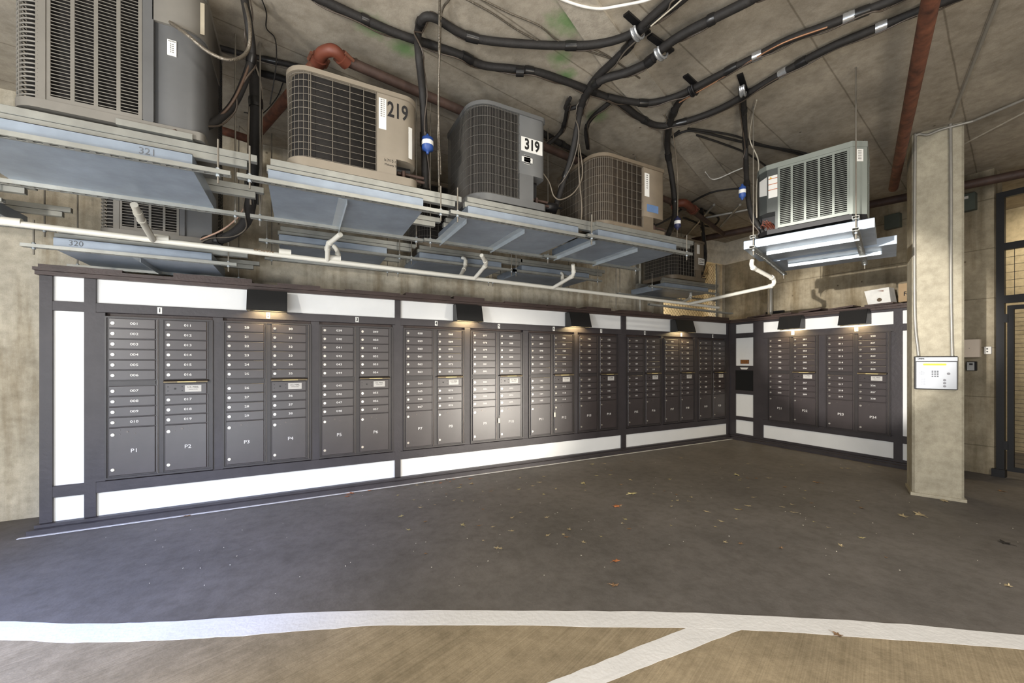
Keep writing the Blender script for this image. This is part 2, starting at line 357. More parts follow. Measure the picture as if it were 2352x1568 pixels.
pan = [(-1.779, -1.592, *TOPP), (-1.779, -1.592, 0.325, 1.752), (-1.779, -1.592, *BOTP)]
for a, b in ((-1.52, 0.942), (1.003, 4.296), (4.384, 6.80)):
    pan += [(a, b, *TOPP), (a, b, *BOTP)]
sti = [(XL, -1.779, *sty), (-1.592, -1.52, *sty), (0.942, 1.003, *sty), (4.30, 4.384, *sty), (6.80, 6.862, *sty)]
rai = [(-1.779, -1.592, *RA), (-1.779, -1.592, *RB)]
for a, b in ((-1.52, 0.942), (1.003, 4.30), (4.384, 6.80)):
    rai += [(a, b, *RA), (a, b, *RB)]
# stiles between and beside the cabinets
A_X = [-1.462, -0.645, 0.172, 1.032, 1.848, 2.672, 3.476, 4.388, 5.178, 6.005]; CW = 0.742
gaps = []
edges = [-1.52]+sum([[x, x+CW] for x in A_X], [])+[6.80]
for i in range(0, len(edges), 2):
    a, b = edges[i], edges[i+1]
    if b-a < 0.004: continue
    if a < 0.95 < b or a < 4.33 < b:
        c0, c1 = (0.942, 1.003) if a < 0.95 < b else (4.30, 4.384)
        if c0-a > 0.004: gaps.append((a, c0, 0.325, 1.752))
        if b-c1 > 0.004: gaps.append((c1, b, 0.325, 1.752))
    else: gaps.append((a, b, 0.325, 1.752))
wallA = framed_wall('wall_left', (0, VW, 0), 0, XL, 6.86, pan, sti+gaps, rai, [(-1.87, 6.92)], [(-1.87, 6.89)])
MB().box(-1.93, 6.80, -0.112, -0.086, FZ, FZ+0.003).build('caulk_line', M_PAINT, wallA)
# loose shingle boards lying along the top of the cornice
for i, x in enumerate([-1.84, -1.0, -0.2, 0.42, 1.05, 1.62, 2.3, 2.95, 3.6, 4.25, 4.9, 5.6, 6.2]):
    w = 0.5+0.12*math.sin(i*2.3)
    m = MB(); m.box(x, x+w, -0.05, 0.22, 2.088, 2.112+0.012*math.sin(i*1.7)); m.build('top_board', M_CORN, wallA)
# short mailbox wall (faces -X): local x runs from the corner towards the camera side
def bx(v): return VW-v
wallB = None
B = framed_wall('wall_right', (UB, VW, 0), -math.pi/2, 0.0, 2.78,
    [(0.108, 0.428, 1.842, 2.0), (0.108, 0.428, 1.271, 1.76), (0.108, 0.428, 0.38, 0.774), (0.108, 0.428, 0.07, 0.314),
     (0.59, 2.271, 1.83, 2.0), (0.59, 2.271, 0.07, 0.285), (2.357, 2.77, 1.83, 2.0), (2.357, 2.77, 0.38, 1.74), (2.357, 2.77, 0.07, 0.285)],
    [(0.0, 0.108, 0.035, 2.032), (0.428, 0.59, 0.035, 2.032), (2.271, 2.357, 0.035, 2.032), (0.59, 0.672, 0.375, 1.735), (1.415, 1.505, 0.375, 1.735), (2.248, 2.271, 0.375, 1.735)],
    [(0.108, 0.428, 1.76, 1.842), (0.108, 0.428, 1.189, 1.271), (0.108, 0.428, 0.774, 0.84), (0.108, 0.428, 0.314, 0.38), (0.108, 0.428, 2.0, 2.032), (0.108, 0.428, 0.035, 0.07),
     (0.59, 2.271, 1.735, 1.83), (0.59, 2.271, 0.285, 0.375), (2.357, 2.77, 1.74, 1.83), (2.357, 2.77, 0.285, 0.38), (0.59, 2.271, 2.0, 2.032), (0.59, 2.271, 0.035, 0.07), (2.357, 2.77, 2.0, 2.032), (2.357, 2.77, 0.035, 0.07)],
    [(-0.02, 2.78)], [(0.0, 2.78)], 0.5)
for i, x in enumerate([0.35, 0.75, 1.16, 1.55, 1.98, 2.42]):
    m = MB(); m.box(0, 0.30, -0.04, 0.2, 0, 0.022, M=Matrix.Translation((x, 0, 2.09)) @ Matrix.Rotation(0.04*math.sin(i*2.1)-0.06, 4, 'Y')); m.build('top_board', M_CORN, B)
MB().box(0.11, 0.426, 0.012, 0.04, 0.84, 1.189).build('slot_opening', mat('opening_black', (6, 6, 6), 0.9), B)
# trash chute sign and pull
t = thing('wall_sign', 'small brass Trash sign on the white panel in the corner', 'sign', (UB+0.022, VW-0.268, 1.34), -math.pi/2)
MB().box(-0.075, 0.075, -0.004, 0.0, -0.035, 0.035).build('plate', mat('brass_sign', (150, 98, 52), 0.5, 0.2), t)
m = MB()
for q in ((-0.075, 0.075, 0.03, 0.035), (-0.075, 0.075, -0.035, -0.03), (-0.075, -0.07, -0.03, 0.03), (0.07, 0.075, -0.03, 0.03)): m.box(q[0], q[1], -0.008, -0.004, q[2], q[3])
m.build('border', mat('dark_brass', (70, 44, 26), 0.5), t)
lettering('Trash', 0.042, mat('dark_brass', (70, 44, 26)), t, (0, -0.0052, 0.0))
t = thing('paper_tag', 'small white tag on the dark rail above the black opening', 'tag', (UB+0.002, VW-0.268, 1.225), -math.pi/2)
m = MB(); m.add([(-0.075, 0, 0.015), (0.075, 0, 0.015), (0.05, 0, -0.018), (-0.05, 0, -0.018), (-0.075, -0.003, 0.015), (0.075, -0.003, 0.015), (0.05, -0.003, -0.018), (-0.05, -0.003, -0.018)],
    [(0, 1, 2, 3), (7, 6, 5, 4), (0, 4, 5, 1), (1, 5, 6, 2), (2, 6, 7, 3), (3, 7, 4, 0)]); m.build('tag', M_PAPER, t)

# ------------------------------------------------------------------ mailbox cabinets
P = 0.0889; T0 = 1.708; GAP = 0.0035
C1 = (0.022, 0.346); C2 = (0.392, 0.712)
def door_mesh(w, h):
    m = MB(); m.slab(GAP, w-0.016, GAP, h-GAP, -0.011, 0.0, 0.003); m.box(w-0.012, w-0.004, -0.007, 0.0, GAP, h-GAP); return m.mesh('mail_door', M_CAB)
lockm = MB(); lockm.cyl((0, 0, 0), (0, -0.006, 0), 0.0125, 16); lockm.cyl((0, -0.006, 0), (0, -0.009, 0), 0.009, 14); LOCK = lockm.mesh('lock', M_LOCK)
LOCK.materials.append(M_KEY); kk = MB(); kk.box(-0.0015, 0.0015, -0.0098, -0.009, -0.005, 0.005); KEY = kk.mesh('keyhole', M_KEY)
DOOR1 = door_mesh(C1[1]-C1[0], P); DOOR2 = door_mesh(C2[1]-C2[0], P)
PZ1 = T0-6*P-0.045-4*P; PZ0 = 0.362
def rivet_mb(cx, cz, y):
    m = MB()
    for dx in (-0.05, 0.05):
        for dz in (-0.018, 0.018): m.cyl((cx+dx, y, cz+dz), (cx+dx, y-0.003, cz+dz), 0.004, 8)
    m.cyl((cx, y, cz), (cx, y-0.004, cz), 0.008, 10); return m
def merged(name, parts):
    A = MB(); ids = []
    for mb, k in parts: A.add(mb.v, mb.f); A.sm[-len(mb.f):] = mb.sm; ids += [k]*len(mb.f)
    return A, ids
def two_mat(name, base, m1, extra, m2):
    A, ids = merged(name, [(base, 0), (extra, 1)]); me = A.mesh(name, m1); me.materials.append(m2); me.polygons.foreach_set('material_index', ids); me.update(); return me
def parcel_mesh(w, h):
    m = MB(); m.slab(GAP, w-0.016, GAP, h-GAP, -0.011, 0.0, 0.003); m.box(w-0.012, w-0.004, -0.007, 0.0, GAP, h-GAP)
    return two_mat('parcel_door', m, M_CAB, rivet_mb(0.125, h-0.04, -0.011), M_HINGE)
PD1 = parcel_mesh(C1[1]-C1[0], PZ1-PZ0); PD2 = parcel_mesh(C2[1]-C2[0], PZ1-PZ0)
def frame_mesh():
    m = MB()
    m.box(0, CW, -0.004, 0.04, 0.335, 1.722)                                 # back plate
    for a, b in ((0, 0.012), (CW-0.012, CW)): m.box(a, b, -0.014, -0.004, 0.335, 1.722)
    m.box(0.012, CW-0.012, -0.014, -0.004, 1.710, 1.722); m.box(0.012, CW-0.012, -0.014, -0.004, 0.335, 0.352)
    m.box(0.352, 0.386, -0.009, -0.004, 0.352, 1.710)
    z = T0-6*P
    m.box(C1[0], C1[1]-0.016, -0.012, -0.004, z-0.038, z-0.006)
    return m.mesh('cabinet_frame', M_CABF)
FRAME = frame_mesh()
hg = MB(); hg.box(0.3465, 0.3515, -0.016, -0.004, 0.352, 1.710); HINGE = hg.mesh('hinge_edge', M_HINGE)
mp = MB(); mp.slab(GAP, C2[1]-C2[0]-0.016, 0, 0.098, -0.010, 0.0, 0.003); MAILP = two_mat('collection_panel', mp, M_CAB, rivet_mb(0.075, 0.05, -0.010), M_BLACKM)
lipm = MB(); lipm.add([(0, 0, 0.012), (0.322, 0, 0.012), (0.322, -0.038, -0.002), (0, -0.038, -0.002), (0, 0, 0.004), (0.322, 0, 0.004), (0.322, -0.038, -0.012), (0, -0.038, -0.012)],
    [(0, 1, 2, 3), (7, 6, 5, 4), (0, 4, 5, 1), (1, 5, 6, 2), (2, 6, 7, 3), (3, 7, 4, 0)]); SLOTLIP = lipm.mesh('outgoing_slot', M_CABF)
lp2 = MB(); lp2.box(0.10, 0.235, -0.0395, -0.038, -0.011, -0.003); LIPSTRIP = lp2.mesh('slot_strip', mat('pale_strip', (208, 190, 130), 0.5))
lp3 = MB(); lp3.box(0.004, 0.318, -0.0388, -0.037, -0.0125, -0.0015); LIPEDGE = lp3.mesh('slot_edge', M_LIP)
lb = MB(); lb.box(-0.06, 0.06, -0.0015, 0, -0.03, 0.03); LABELP = lb.mesh('mail_label', M_LABEL)
def cabinet(loc, rz, first, pn, pad, where, kind, group):
    n = [('%0'+str(pad)+'d') % (first+i) for i in range(19)]
    t = thing('mailbox_cabinet', 'dark bronze mailbox cabinet with doors numbered %s to %s above lockers P%d and P%d' % (n[0], n[-1], pn, pn+1), 'mailbox', loc, rz, group)
    inst('cabinet_frame', FRAME, t); inst('hinge_edge', HINGE, t)
    if kind: inst('hinge_edge', HINGE, t, (C2[1]-0.346+0.004, 0, 0))
    def unit(x, z, me, num, size, w, h, big=False):
        d = inst('parcel_door' if big else 'mail_door', me, t, (x, -0.004, z))
        if big:
            inst('lock', LOCK, d, (0.03, -0.011, h-0.06)); inst('lock', LOCK, d, (0.03, -0.011, 0.055))
            lettering(num, 0.046, M_NUM, d, (w*0.52, -0.0116, h*0.5), 'locker_number', 1.1)
        else:
            inst('lock', LOCK, d, (0.03, -0.011, h*0.5))
            lettering(num, size, M_NUM, d, (w*0.52, -0.0116, h*0.5), 'door_number', 1.3, 0.0002)
    w1 = C1[1]-C1[0]; w2 = C2[1]-C2[0]
    for i in range(10):
        z = T0-(i+1)*P-(0.045 if i > 5 else 0); unit(C1[0], z, DOOR1, n[i], 0.029, w1, P)
    unit(C1[0], PZ0, PD1, 'P%d' % pn, 0, w1, PZ1-PZ0, True)
    for i in range(9):
        k = i if i < 6 else i+1
        z = T0-(k+1)*P-(0.045 if k > 5 else 0); unit(C2[0], z, DOOR2, n[10+i], 0.029, w2, P)
    unit(C2[0], PZ0, PD2, 'P%d' % (pn+1), 0, w2, PZ1-PZ0, True)
    zz = T0-6*P-0.012
    s = inst('outgoing_slot', SLOTLIP, t, (C2[0]-0.003, -0.006, zz)); inst('slot_edge', LIPEDGE, s); inst('slot_strip', LIPSTRIP, s)
    p = inst('collection_panel', MAILP, t, (C2[0], -0.004, T0-7*P-0.045+0.003))
    q = inst('mail_label', LABELP, p, (0.205, -0.010, 0.05))
    lettering('U.S. MAIL', 0.021, M_INK, p, (0.205, -0.0122, 0.062), 'mail_lettering', 1.0)
    lettering('UNITED STATES', 0.009, M_INK, p, (0.205, -0.0122, 0.042), 'mail_lettering')
    return t
first = 1; GA = 'mailbox cabinets in the long wall'; GB = 'mailbox cabinets in the short wall'
for i, x in enumerate(A_X):
    cabinet((x, VW, 0), 0, first, 2*i+1, 2 if i == 1 else 3, None, i % 2, GA); first += 19
for i, x in enumerate([0.674, 1.506]):
    cabinet((UB, VW-x, 0.02), -math.pi/2, first, 21+2*i, 3, None, 1, GB); first += 19
# number plates on the rail
plates = [(367, 714, '1'), (616, 727, '2'), (820, 737, '3'), (1002, 745, '4'), (1146, 752, '5'), (1272, 757, '6'), (1381, 761, '7'), (1481, 764, '8'), (1565, 767, '9'), (1637, 770, '10')]
for px, py, s in plates:
    p = hv(px, py, VW); t = thing('number_plate', 'small white %s plate on the dark rail above the mailboxes' % s, 'number plate', (p.x, VW, 1.79), 0, 'number plates along the long wall')
    MB().box(-0.016, 0.016, -0.002, 0.002, -0.028, 0.028).build('plate', M_PAPER, t)
    lettering(s, 0.05 if len(s) < 2 else 0.032, M_INK, t, (0, -0.003, 0), 'numeral', 0.9, 0.001)
for px, nn in ((1821, '11'), (1967, '12')):
    p = hu(px, 760, UB); t = thing('number_plate', 'small white %s plate on the short wall rail under a lamp' % nn, 'number plate', (UB, p.y, 1.79), -math.pi/2, 'number plates along the short wall')
    MB().box(-0.02, 0.02, -0.002, 0.002, -0.028, 0.028).build('plate', M_PAPER, t)
    lettering(nn, 0.032, M_INK, t, (0, -0.003, 0), 'numeral', 0.9, 0.001)
# small key tags hanging from two parcel lockers
for px, py, w in ((1146, 960, 'locker P10'), (1274, 947, 'locker P12')):
    p = hv(px, py, VW-0.02); t = thing('key_tag', 'pale key tag hanging from the lock of parcel %s' % w, 'key tag', (p.x, VW-0.02, p.z), 0)
    MB().box(-0.012, 0.012, -0.004, 0.0, -0.06, 0.0).build('tag', M_BEIGE, t)
    m = MB(); m.tube([(0, -0.002, 0), (0.004, -0.005, 0.02), (0.003, 0, 0.035)], 0.002, 6); m.build('ring', M_LOCK, t)

# ------------------------------------------------------------------ downlights over the mailboxes
def sconce(x, loc, rz, label, w=0.32, grp=None):
    t = thing('wall_light', label, 'lamp', loc, rz, grp)
    m = MB(); d0, d1 = 0.10, 0.16; h = 0.20
    for s in (0, 1):
        X = -w/2 if s == 0 else w/2-0.004
        m.add([(X, 0, 0), (X, -d1, 0), (X, -d0, h), (X, 0, h), (X+0.004, 0, 0), (X+0.004, -d1, 0), (X+0.004, -d0, h), (X+0.004, 0, h)],
              [(0, 1, 2, 3), (7, 6, 5, 4), (0, 4, 5, 1), (1, 5, 6, 2), (2, 6, 7, 3), (3, 7, 4, 0)])
    m.add([(-w/2, -d1, 0), (w/2, -d1, 0), (w/2, -d0, h), (-w/2, -d0, h), (-w/2, -d1+0.004, 0), (w/2, -d1+0.004, 0), (w/2, -d0+0.004, h), (-w/2, -d0+0.004, h)],
          [(0, 1, 2, 3), (7, 6, 5, 4), (0, 4, 5, 1), (1, 5, 6, 2), (2, 6, 7, 3), (3, 7, 4, 0)])
    m.box(-w/2, w/2, -d0, 0, h-0.004, h); m.build('shade', M_SHADE, t)
    MB().box(-w/2+0.01, w/2-0.01, -0.012, 0, 0.01, h-0.006).build('back_plate', M_SHADE, t)
    m = MB(); m.cyl((-w/2+0.05, -0.075, 0.045), (w/2-0.05, -0.075, 0.045), 0.014, 10); m.build('bulb', M_GLOW, t)
    d = bpy.data.lights.new('lamp_light', 'AREA'); d.energy = 4.5; d.color = (1.0, 0.78, 0.40); d.shape = 'RECTANGLE'; d.size = w*0.7; d.size_y = 0.07
    o = bpy.data.objects.new('lamp_light', d); COL.objects.link(o); o.parent = t; o.location = (0, -0.075, 0.028)
GL = 'black downlights above the mailboxes'
for x, w, lb_ in ((-0.28, 0.33, 'black wedge wall light nearest the left end, above doors 20 and 30'), (1.79, 0.33, 'black wedge wall light between number plates 4 and 5'),
                  (3.43, 0.34, 'black wedge wall light between number plates 6 and 7'), (5.55, 0.42, 'black wedge wall light directly above number plate 9')):
    sconce(0, (x, VW-0.001, 1.82), 0, lb_, w, GL)
for v, lb_ in ((3.55, 'black wedge wall light on the short wall, over lockers P21 and P22'), (2.74, 'black wedge wall light on the short wall, over lockers P23 and P24')):
    sconce(0, (UB-0.001, v, 1.85), -math.pi/2, lb_, 0.32, GL)

# ------------------------------------------------------------------ hung platforms
def strut_mb(x0, x1, w=0.041, h=0.024, slots=True, y=0.0, z=0.0):
    m = MB(); t = 0.003
    for s in (-1, 1): m.box(x0, x1, y+s*w/2-t/2, y+s*w/2+t/2, z, z+h)
    if slots:
        m.box(x0, x1, y-w/2, y-0.009, z, z+t); m.box(x0, x1, y+0.009, y+w/2, z, z+t); x = x0
        while x < x1-0.001:
            m.box(x, min(x+0.022, x1), y-0.009, y+0.009, z, z+t); x += 0.055
        m.box(x0, x1, y-w/2, y+w/2, z+h-t, z+h)
    else:
        m.box(x0, x1, y-w/2, y+w/2, z, z+h)
    return m
def hanger(loc, rz, x0, x1, zlow, label, group, inset=0.06, top=CEIL, slots=True):
    t = thing('trapeze_hanger', label, 'bracket', loc, rz, group)
    strut_mb(x0, x1, slots=slots).build('strut_bar', M_STRUT, t)
    for x in (x0+inset, x1-inset):
        m = MB(); m.cyl((x, 0, -0.05), (x, 0, top-loc[2]), 0.0055, 6); r = m.build('threaded_rod', M_ROD, t)
        MB().cyl((x, 0, -0.012), (x, 0, 0.0), 0.011, 6).build('nut', M_GALVB, r); MB().cyl((x, 0, 0.024), (x, 0, 0.035), 0.011, 6).build('nut', M_GALVB, r)
def rail(loc, rz, x0, x1, label, group):
    t = thing('support_rail', label, 'rail', loc, rz, group)
    MB().box(x0, x1, -0.02, 0.02, 0, 0.040, bev=0.002).build('lower_channel', M_STRUT, t)
    MB().box(x0+0.02, x1+0.05, -0.02, 0.02, 0.042, 0.082, bev=0.002).build('upper_channel', M_STRUT, t)
def tray(loc, rz, w, d, label, group, stiff=0.5, left=False, hgt=0.085, note=None, sd='v'):
    t = thing('drip_tray', label, 'tray', loc, rz, group)
    m = MB(); m.box(0, w, 0, d, 0, 0.003)
    for a in ((0, w, 0, 0.003), (0, w, d-0.003, d), (0, 0.003, 0.003, d-0.003), (w-0.003, w, 0.003, d-0.003)): m.box(*a, 0.003, hgt)
    m.box(0, w, 0.0, 0.018, hgt-0.003, hgt); m.box(0, w, d-0.018, d, hgt-0.003, hgt)
    m.build('pan', M_GALV, t)
    if sd == 'v' and stiff:
        for x in ([stiff*w] if not left else [0.004, stiff*w]):
            m = MB(); m.box(x, x+0.003, 0.045, d-0.02, -0.035, 0); m.box(x-0.05, x, 0.045, d-0.02, -0.002, 0); m.build('stiffener', M_GALVB, t)
    elif stiff:
        for y in (0.36*d, ):
            m = MB(); m.box(0.14, w-0.10, y, y+0.003, -0.035, 0); m.box(0.14, w-0.10, y, y+0.04, -0.002, 0); m.build('stiffener', M_GALVB, t)
    if note: lettering(note[0], note[1], M_PENCIL, t, (note[2], -0.0008, hgt*0.6), 'handwriting', 1.0)
    return t
ZS = 2.355; ZP = 2.398; ZR = 2.484; ZU = 2.568
V0 = 2.80; V1 = 4.17
HGR = 'trapeze hangers carrying the drip trays'; TGR = 'drip trays under the air conditioners'; RGR = 'support rails under the air conditioners'
def platform(u0, u1, v0, who, zoff=0.0, stiff=0.5, left=False, note=None, rails=True, d=0.72, xr=(0.15, 0.18), rr=(0.02, 0.25)):
    w = u1-u0
    tray((u0, v0, ZP+zoff), 0, w, d, 'galvanized drip tray %s' % who, TGR, stiff, left, note=note)
    hanger((u0, v0-0.024, ZP-0.012+zoff), 0, -xr[0], w+xr[1], 0, 'front hanger bar of the tray %s' % who, HGR, top=ZR+zoff+0.1)
    hanger((u0, v0+d-0.06, ZP-0.024+zoff), 0, -xr[0], w+xr[1], 0, 'back hanger bar of the tray %s' % who, HGR)
    if rails:
        rail((u0, v0+0.06, ZR+zoff), 0, rr[0]-0.03, w+rr[1], 'front support rail of the tray %s' % who, RGR)
        rail((u0, v0+0.56, ZR+zoff), 0, rr[0]-0.03, w+rr[1], 'back support rail of the tray %s' % who, RGR)
platform(-1.50, -0.53, V0, 'below the large louvred unit at top left', 0, None, note=('321', 0.05, 0.78))
platform(-0.17, 0.765, V0, 'below tan unit 219', 0, 0.47)
platform(1.09, 2.09, V0-0.03, 'below dark grey unit 319', 0, 0.5, True)
platform(2.28, 3.25, V0-0.06, 'below the brown wire guarded unit', 0, 0.52, True)
platform(-1.60, -0.66, V1, 'below the half hidden louvred unit, marked 320', -0.235, 0.5, note=('320', 0.055, 0.12), d=0.68)
platform(-0.17, 0.77, V1, 'in the back row behind unit 219', 0.0, None, d=0.68)
platform(1.10, 2.05, V1, 'in the back row behind unit 319', 0.0, None, d=0.68)
platform(2.32, 3.32, V1, 'in the back row behind the brown unit', 0.0, None, d=0.68)
platform(4.66, 5.60, V1-0.05, 'below the far brown unit near the corner', 0.0, None, d=0.68, xr=(0.35, 0.2))
platform(-3.0, -1.95, V1-0.15, 'empty at the far left edge', 0.02, None, d=0.68)

# ------------------------------------------------------------------ air conditioners
AG = 'air conditioner condensers hung below the ceiling'
def guard_path(w, d, r, xs):
    pts = [(0, d-0.03)]
    for k in range(9):
        a = math.radians(180+90*k/8); pts.append((r+r*math.cos(a), r+r*math.sin(a)))
    pts.append((xs, 0)); return pts
def along(pts, s):
    for a, b in zip(pts, pts[1:]):
        l = math.hypot(b[0]-a[0], b[1]-a[1])
        if s <= l: return (a[0]+(b[0]-a[0])*s/l, a[1]+(b[1]-a[1])*s/l)
        s -= l
    return pts[-1]
def plen(pts): return sum(math.hypot(b[0]-a[0], b[1]-a[1]) for a, b in zip(pts, pts[1:]))
def wire_unit(loc, rz, w, d, h, xs, label, body, wire, coil, r=0.11, nh=13, vpitch_side=0.022, vx=(), rw=0.0018, cutz=0.17, rr=0.08, dense=False):
    t = thing('air_conditioner', label, 'air conditioner', loc, rz, AG)
    zb = 0.055; zt = h-0.03
    MB().prism(rrect(-0.008, w+0.004, -0.008, d, (r, rr*0.6, 0.03, 0.03)), 0.0, zb, smooth=True).build('base_pan', body, t)
    MB().prism(rrect(-0.012, w+0.006, -0.012, d+0.006, (r+0.01, rr, 0.03, 0.05)), zt, h, smooth=True).build('top_cover', body, t)
    MB().prism(rrect(0.022, xs-0.002, 0.022, d-0.01, (r-0.02, 0, 0, 0.03)), zb, zt, smooth=True).build('coil', coil, t)
    P = guard_path(w, d, r, xs); LN = plen(P); g = MB()
    for k in range(nh+1):
        z = zb+0.008+(zt-zb-0.016)*k/nh
        g.tube([(x, y, z) for x, y in P], rw, 4, False)
    s = 0.0; curve_end = LN-(xs-r)
    while s < (LN if dense else curve_end):
        x, y = along(P, s); g.tube([(x, y, zb), (x, y, zt)], rw*(1.0), 4, False); s += vpitch_side
    for x in vx: g.tube([(x, 0, zb), (x, 0, zt)], rw*1.5, 4, False)
    g.build('wire_guard', wire, t)
    m = MB(); m.prism(rrect(xs, w, 0.0, d, (0, rr, 0.03, 0)), cutz, zt, smooth=True); m.box(xs, xs+0.13, 0, d*0.7, zb, cutz); 
    sp_ = m.build('service_panel', body, t)
    m = MB(); m.box(xs+0.13, w-0.03, 0.10, d*0.7, zb, cutz); m.build('valve_recess', M_BLACKM, t)
    m = MB()
    for dz, y in ((0.07, 0.05), (0.11, 0.07)): m.cyl((xs+0.15, y, dz), (w+0.06, y, dz), 0.011, 8)
    m.cyl((xs+0.19, 0.05, 0.07), (xs+0.19, 0.05, 0.12), 0.014, 8); m.build('service_valve', M_RUSTD, t)
    return t, sp_
# 219
u219, p219 = wire_unit((-0.07, V0+0.05, ZU), 0, 0.81, 0.60, 0.625, 0.53, 'tan air conditioner with black wire guard, numbered 219 in black', M_TAN, M_WIRE, M_COIL, r=0.13, nh=12, vpitch_side=0.030, vx=(0.128, 0.255, 0.36, 0.445, 0.525), rr=0.10)
lettering('219', 0.145, M_INK, p219, (0.670, -0.001, 0.50), 'unit_number', 0.66, 0.003)
MB().box(0.542, 0.592, -0.0015, 0, 0.355, 0.565).build('data_label', M_PAPER, p219)
for k in range(9): lettering('IIIIII  II III', 0.010, M_INK, p219, (0.567, -0.002, 0.555-0.014*k), 'label_text', 0.75)
MB().prism([(0.745, 0.0035), (0.772, 0.015), (0.772, 0.013), (0.746, 0.0015)], 0.2, 0.42).build('warning_label', M_PAPER, p219)
lettering('b.7/15 ck', 0.025, M_INK, p219, (0.625, -0.001, 0.15), 'handwriting'); lettering('Mckeny 20', 0.02, M_INK, p219, (0.625, -0.001, 0.12), 'handwriting')
# 319
u319, p319 = wire_unit((1.165, V0+0.05, ZU+0.02), 0, 0.65, 0.62, 0.77, 0.40, 'dark grey air conditioner numbered 319 on a white plate', M_CARR, M_WIRED, M_COIL, r=0.17, nh=9, vpitch_side=0.013, rw=0.0018, dense=True, cutz=0.27, rr=0.05)
MB().box(0.415, 0.615, -0.003, 0, 0.455, 0.57).build('number_plate', M_PAPER, p319)
lettering('319', 0.12, M_INK, p319, (0.515, -0.0045, 0.512), 'unit_number', 0.8, 0.004)
m = MB(); m.box(0.42, 0.52, -0.003, 0, 0.37, 0.41); m.box(0.44, 0.50, -0.003, 0, 0.355, 0.425); m.build('maker_sticker', M_PAPER, p319)
m = MB(); m.box(0.44, 0.50, -0.004, -0.003, 0.414, 0.423); m.box(0.44, 0.50, -0.004, -0.003, 0.357, 0.366); m.build('sticker_print', M_INK, p319)
lettering('AirSystems', 0.016, M_INK, p319, (0.47, -0.0045, 0.392), 'sticker_print', 0.9)
MB().box(0.50, 0.60, -0.004, 0, 0.02, 0.05).build('barcode_label', M_PAPER, u319)
# brown
ubr, pbr = wire_unit((2.33, V0+0.0, ZU-0.02), 0, 0.83, 0.66, 0.66, 0.545, 'brown air conditioner with full wire guard, between unit 319 and the corner', M_TAND, M_WIRE, M_COILB, r=0.15, nh=7, vpitch_side=0.018, rw=0.0015, vx=(0.16, 0.22, 0.28, 0.34, 0.40, 0.46, 0.54), rr=0.04)
MB().box(0.56, 0.62, -0.002, 0, 0.36, 0.58).build('data_label', M_PAPER, pbr)
MB().box(0.59, 0.74, -0.002, 0, 0.22, 0.29).build('blue_label', mat('blue_label', (92, 118, 156), 0.6), pbr)
for k in range(7): lettering('IIII II', 0.012, M_INK, pbr, (0.59, -0.003, 0.56-0.02*k), 'label_text', 0.8)
# back row
ub1, pb1 = wire_unit((1.12, V1+0.06, ZU), 0, 0.72, 0.58, 0.70, 0.54, 'dark wire guarded air conditioner in the back row behind unit 319', M_TAND, M_WIRED, M_COIL, r=0.14, nh=10, vpitch_side=0.03, vx=(0.2, 0.3, 0.4, 0.5))
ub2, pb2 = wire_unit((4.86, V1-0.01, ZU+0.01), 0, 0.74, 0.60, 0.62, 0.50, 'far brown air conditioner in front of the chain link opening', M_TAND, M_WIRE, M_COIL, r=0.13, nh=10, vpitch_side=0.022, vx=(0.17, 0.23, 0.29, 0.35, 0.41, 0.47))
MB().box(0.56, 0.70, -0.002, 0, 0.26, 0.36).build('warning_label', M_PAPER, pb2); lettering('LOW', 0.06, M_INK, pb2, (0.63, -0.003, 0.325), 'label_text', 0.9); m = MB(); m.box(0.58, 0.68, -0.003, -0.002, 0.275, 0.285); m.build('label_text', M_INK, pb2)
MB().box(0.53, 0.59, -0.002, 0, 0.42, 0.56).build('data_label', M_PAPER, pb2)

def louvre_panel(m, x0, x1, z0, z1, ncol, pitch, y=0.0, rib=0.016):
    cw = (x1-x0-(ncol+1)*rib)/ncol
    for k in range(ncol+1):
        x = x0+k*(cw+rib); m.box(x, x+rib, y, y+0.006, z0+0.025, z1-0.02)
    m.box(x0, x1, y, y+0.006, z1-0.02, z1); m.box(x0, x1, y, y+0.006, z0, z0+0.025)
    z = z0+0.025+pitch*0.4
    while z < z1-0.022:
        for k in range(ncol):
            a = x0+rib+k*(cw+rib)
            m.add([(a, y+0.001, z), (a+cw, y+0.001, z), (a+cw, y+0.016, z+pitch*0.42), (a, y+0.016, z+pitch*0.42), (a, y+0.001, z+0.004), (a+cw, y+0.001, z+0.004), (a+cw, y+0.016, z+pitch*0.42+0.004), (a, y+0.016, z+pitch*0.42+0.004)],
                  [(3, 2, 1, 0), (4, 5, 6, 7), (0, 1, 5, 4), (1, 2, 6, 5), (2, 3, 7, 6), (3, 0, 4, 7)])
        z += pitch
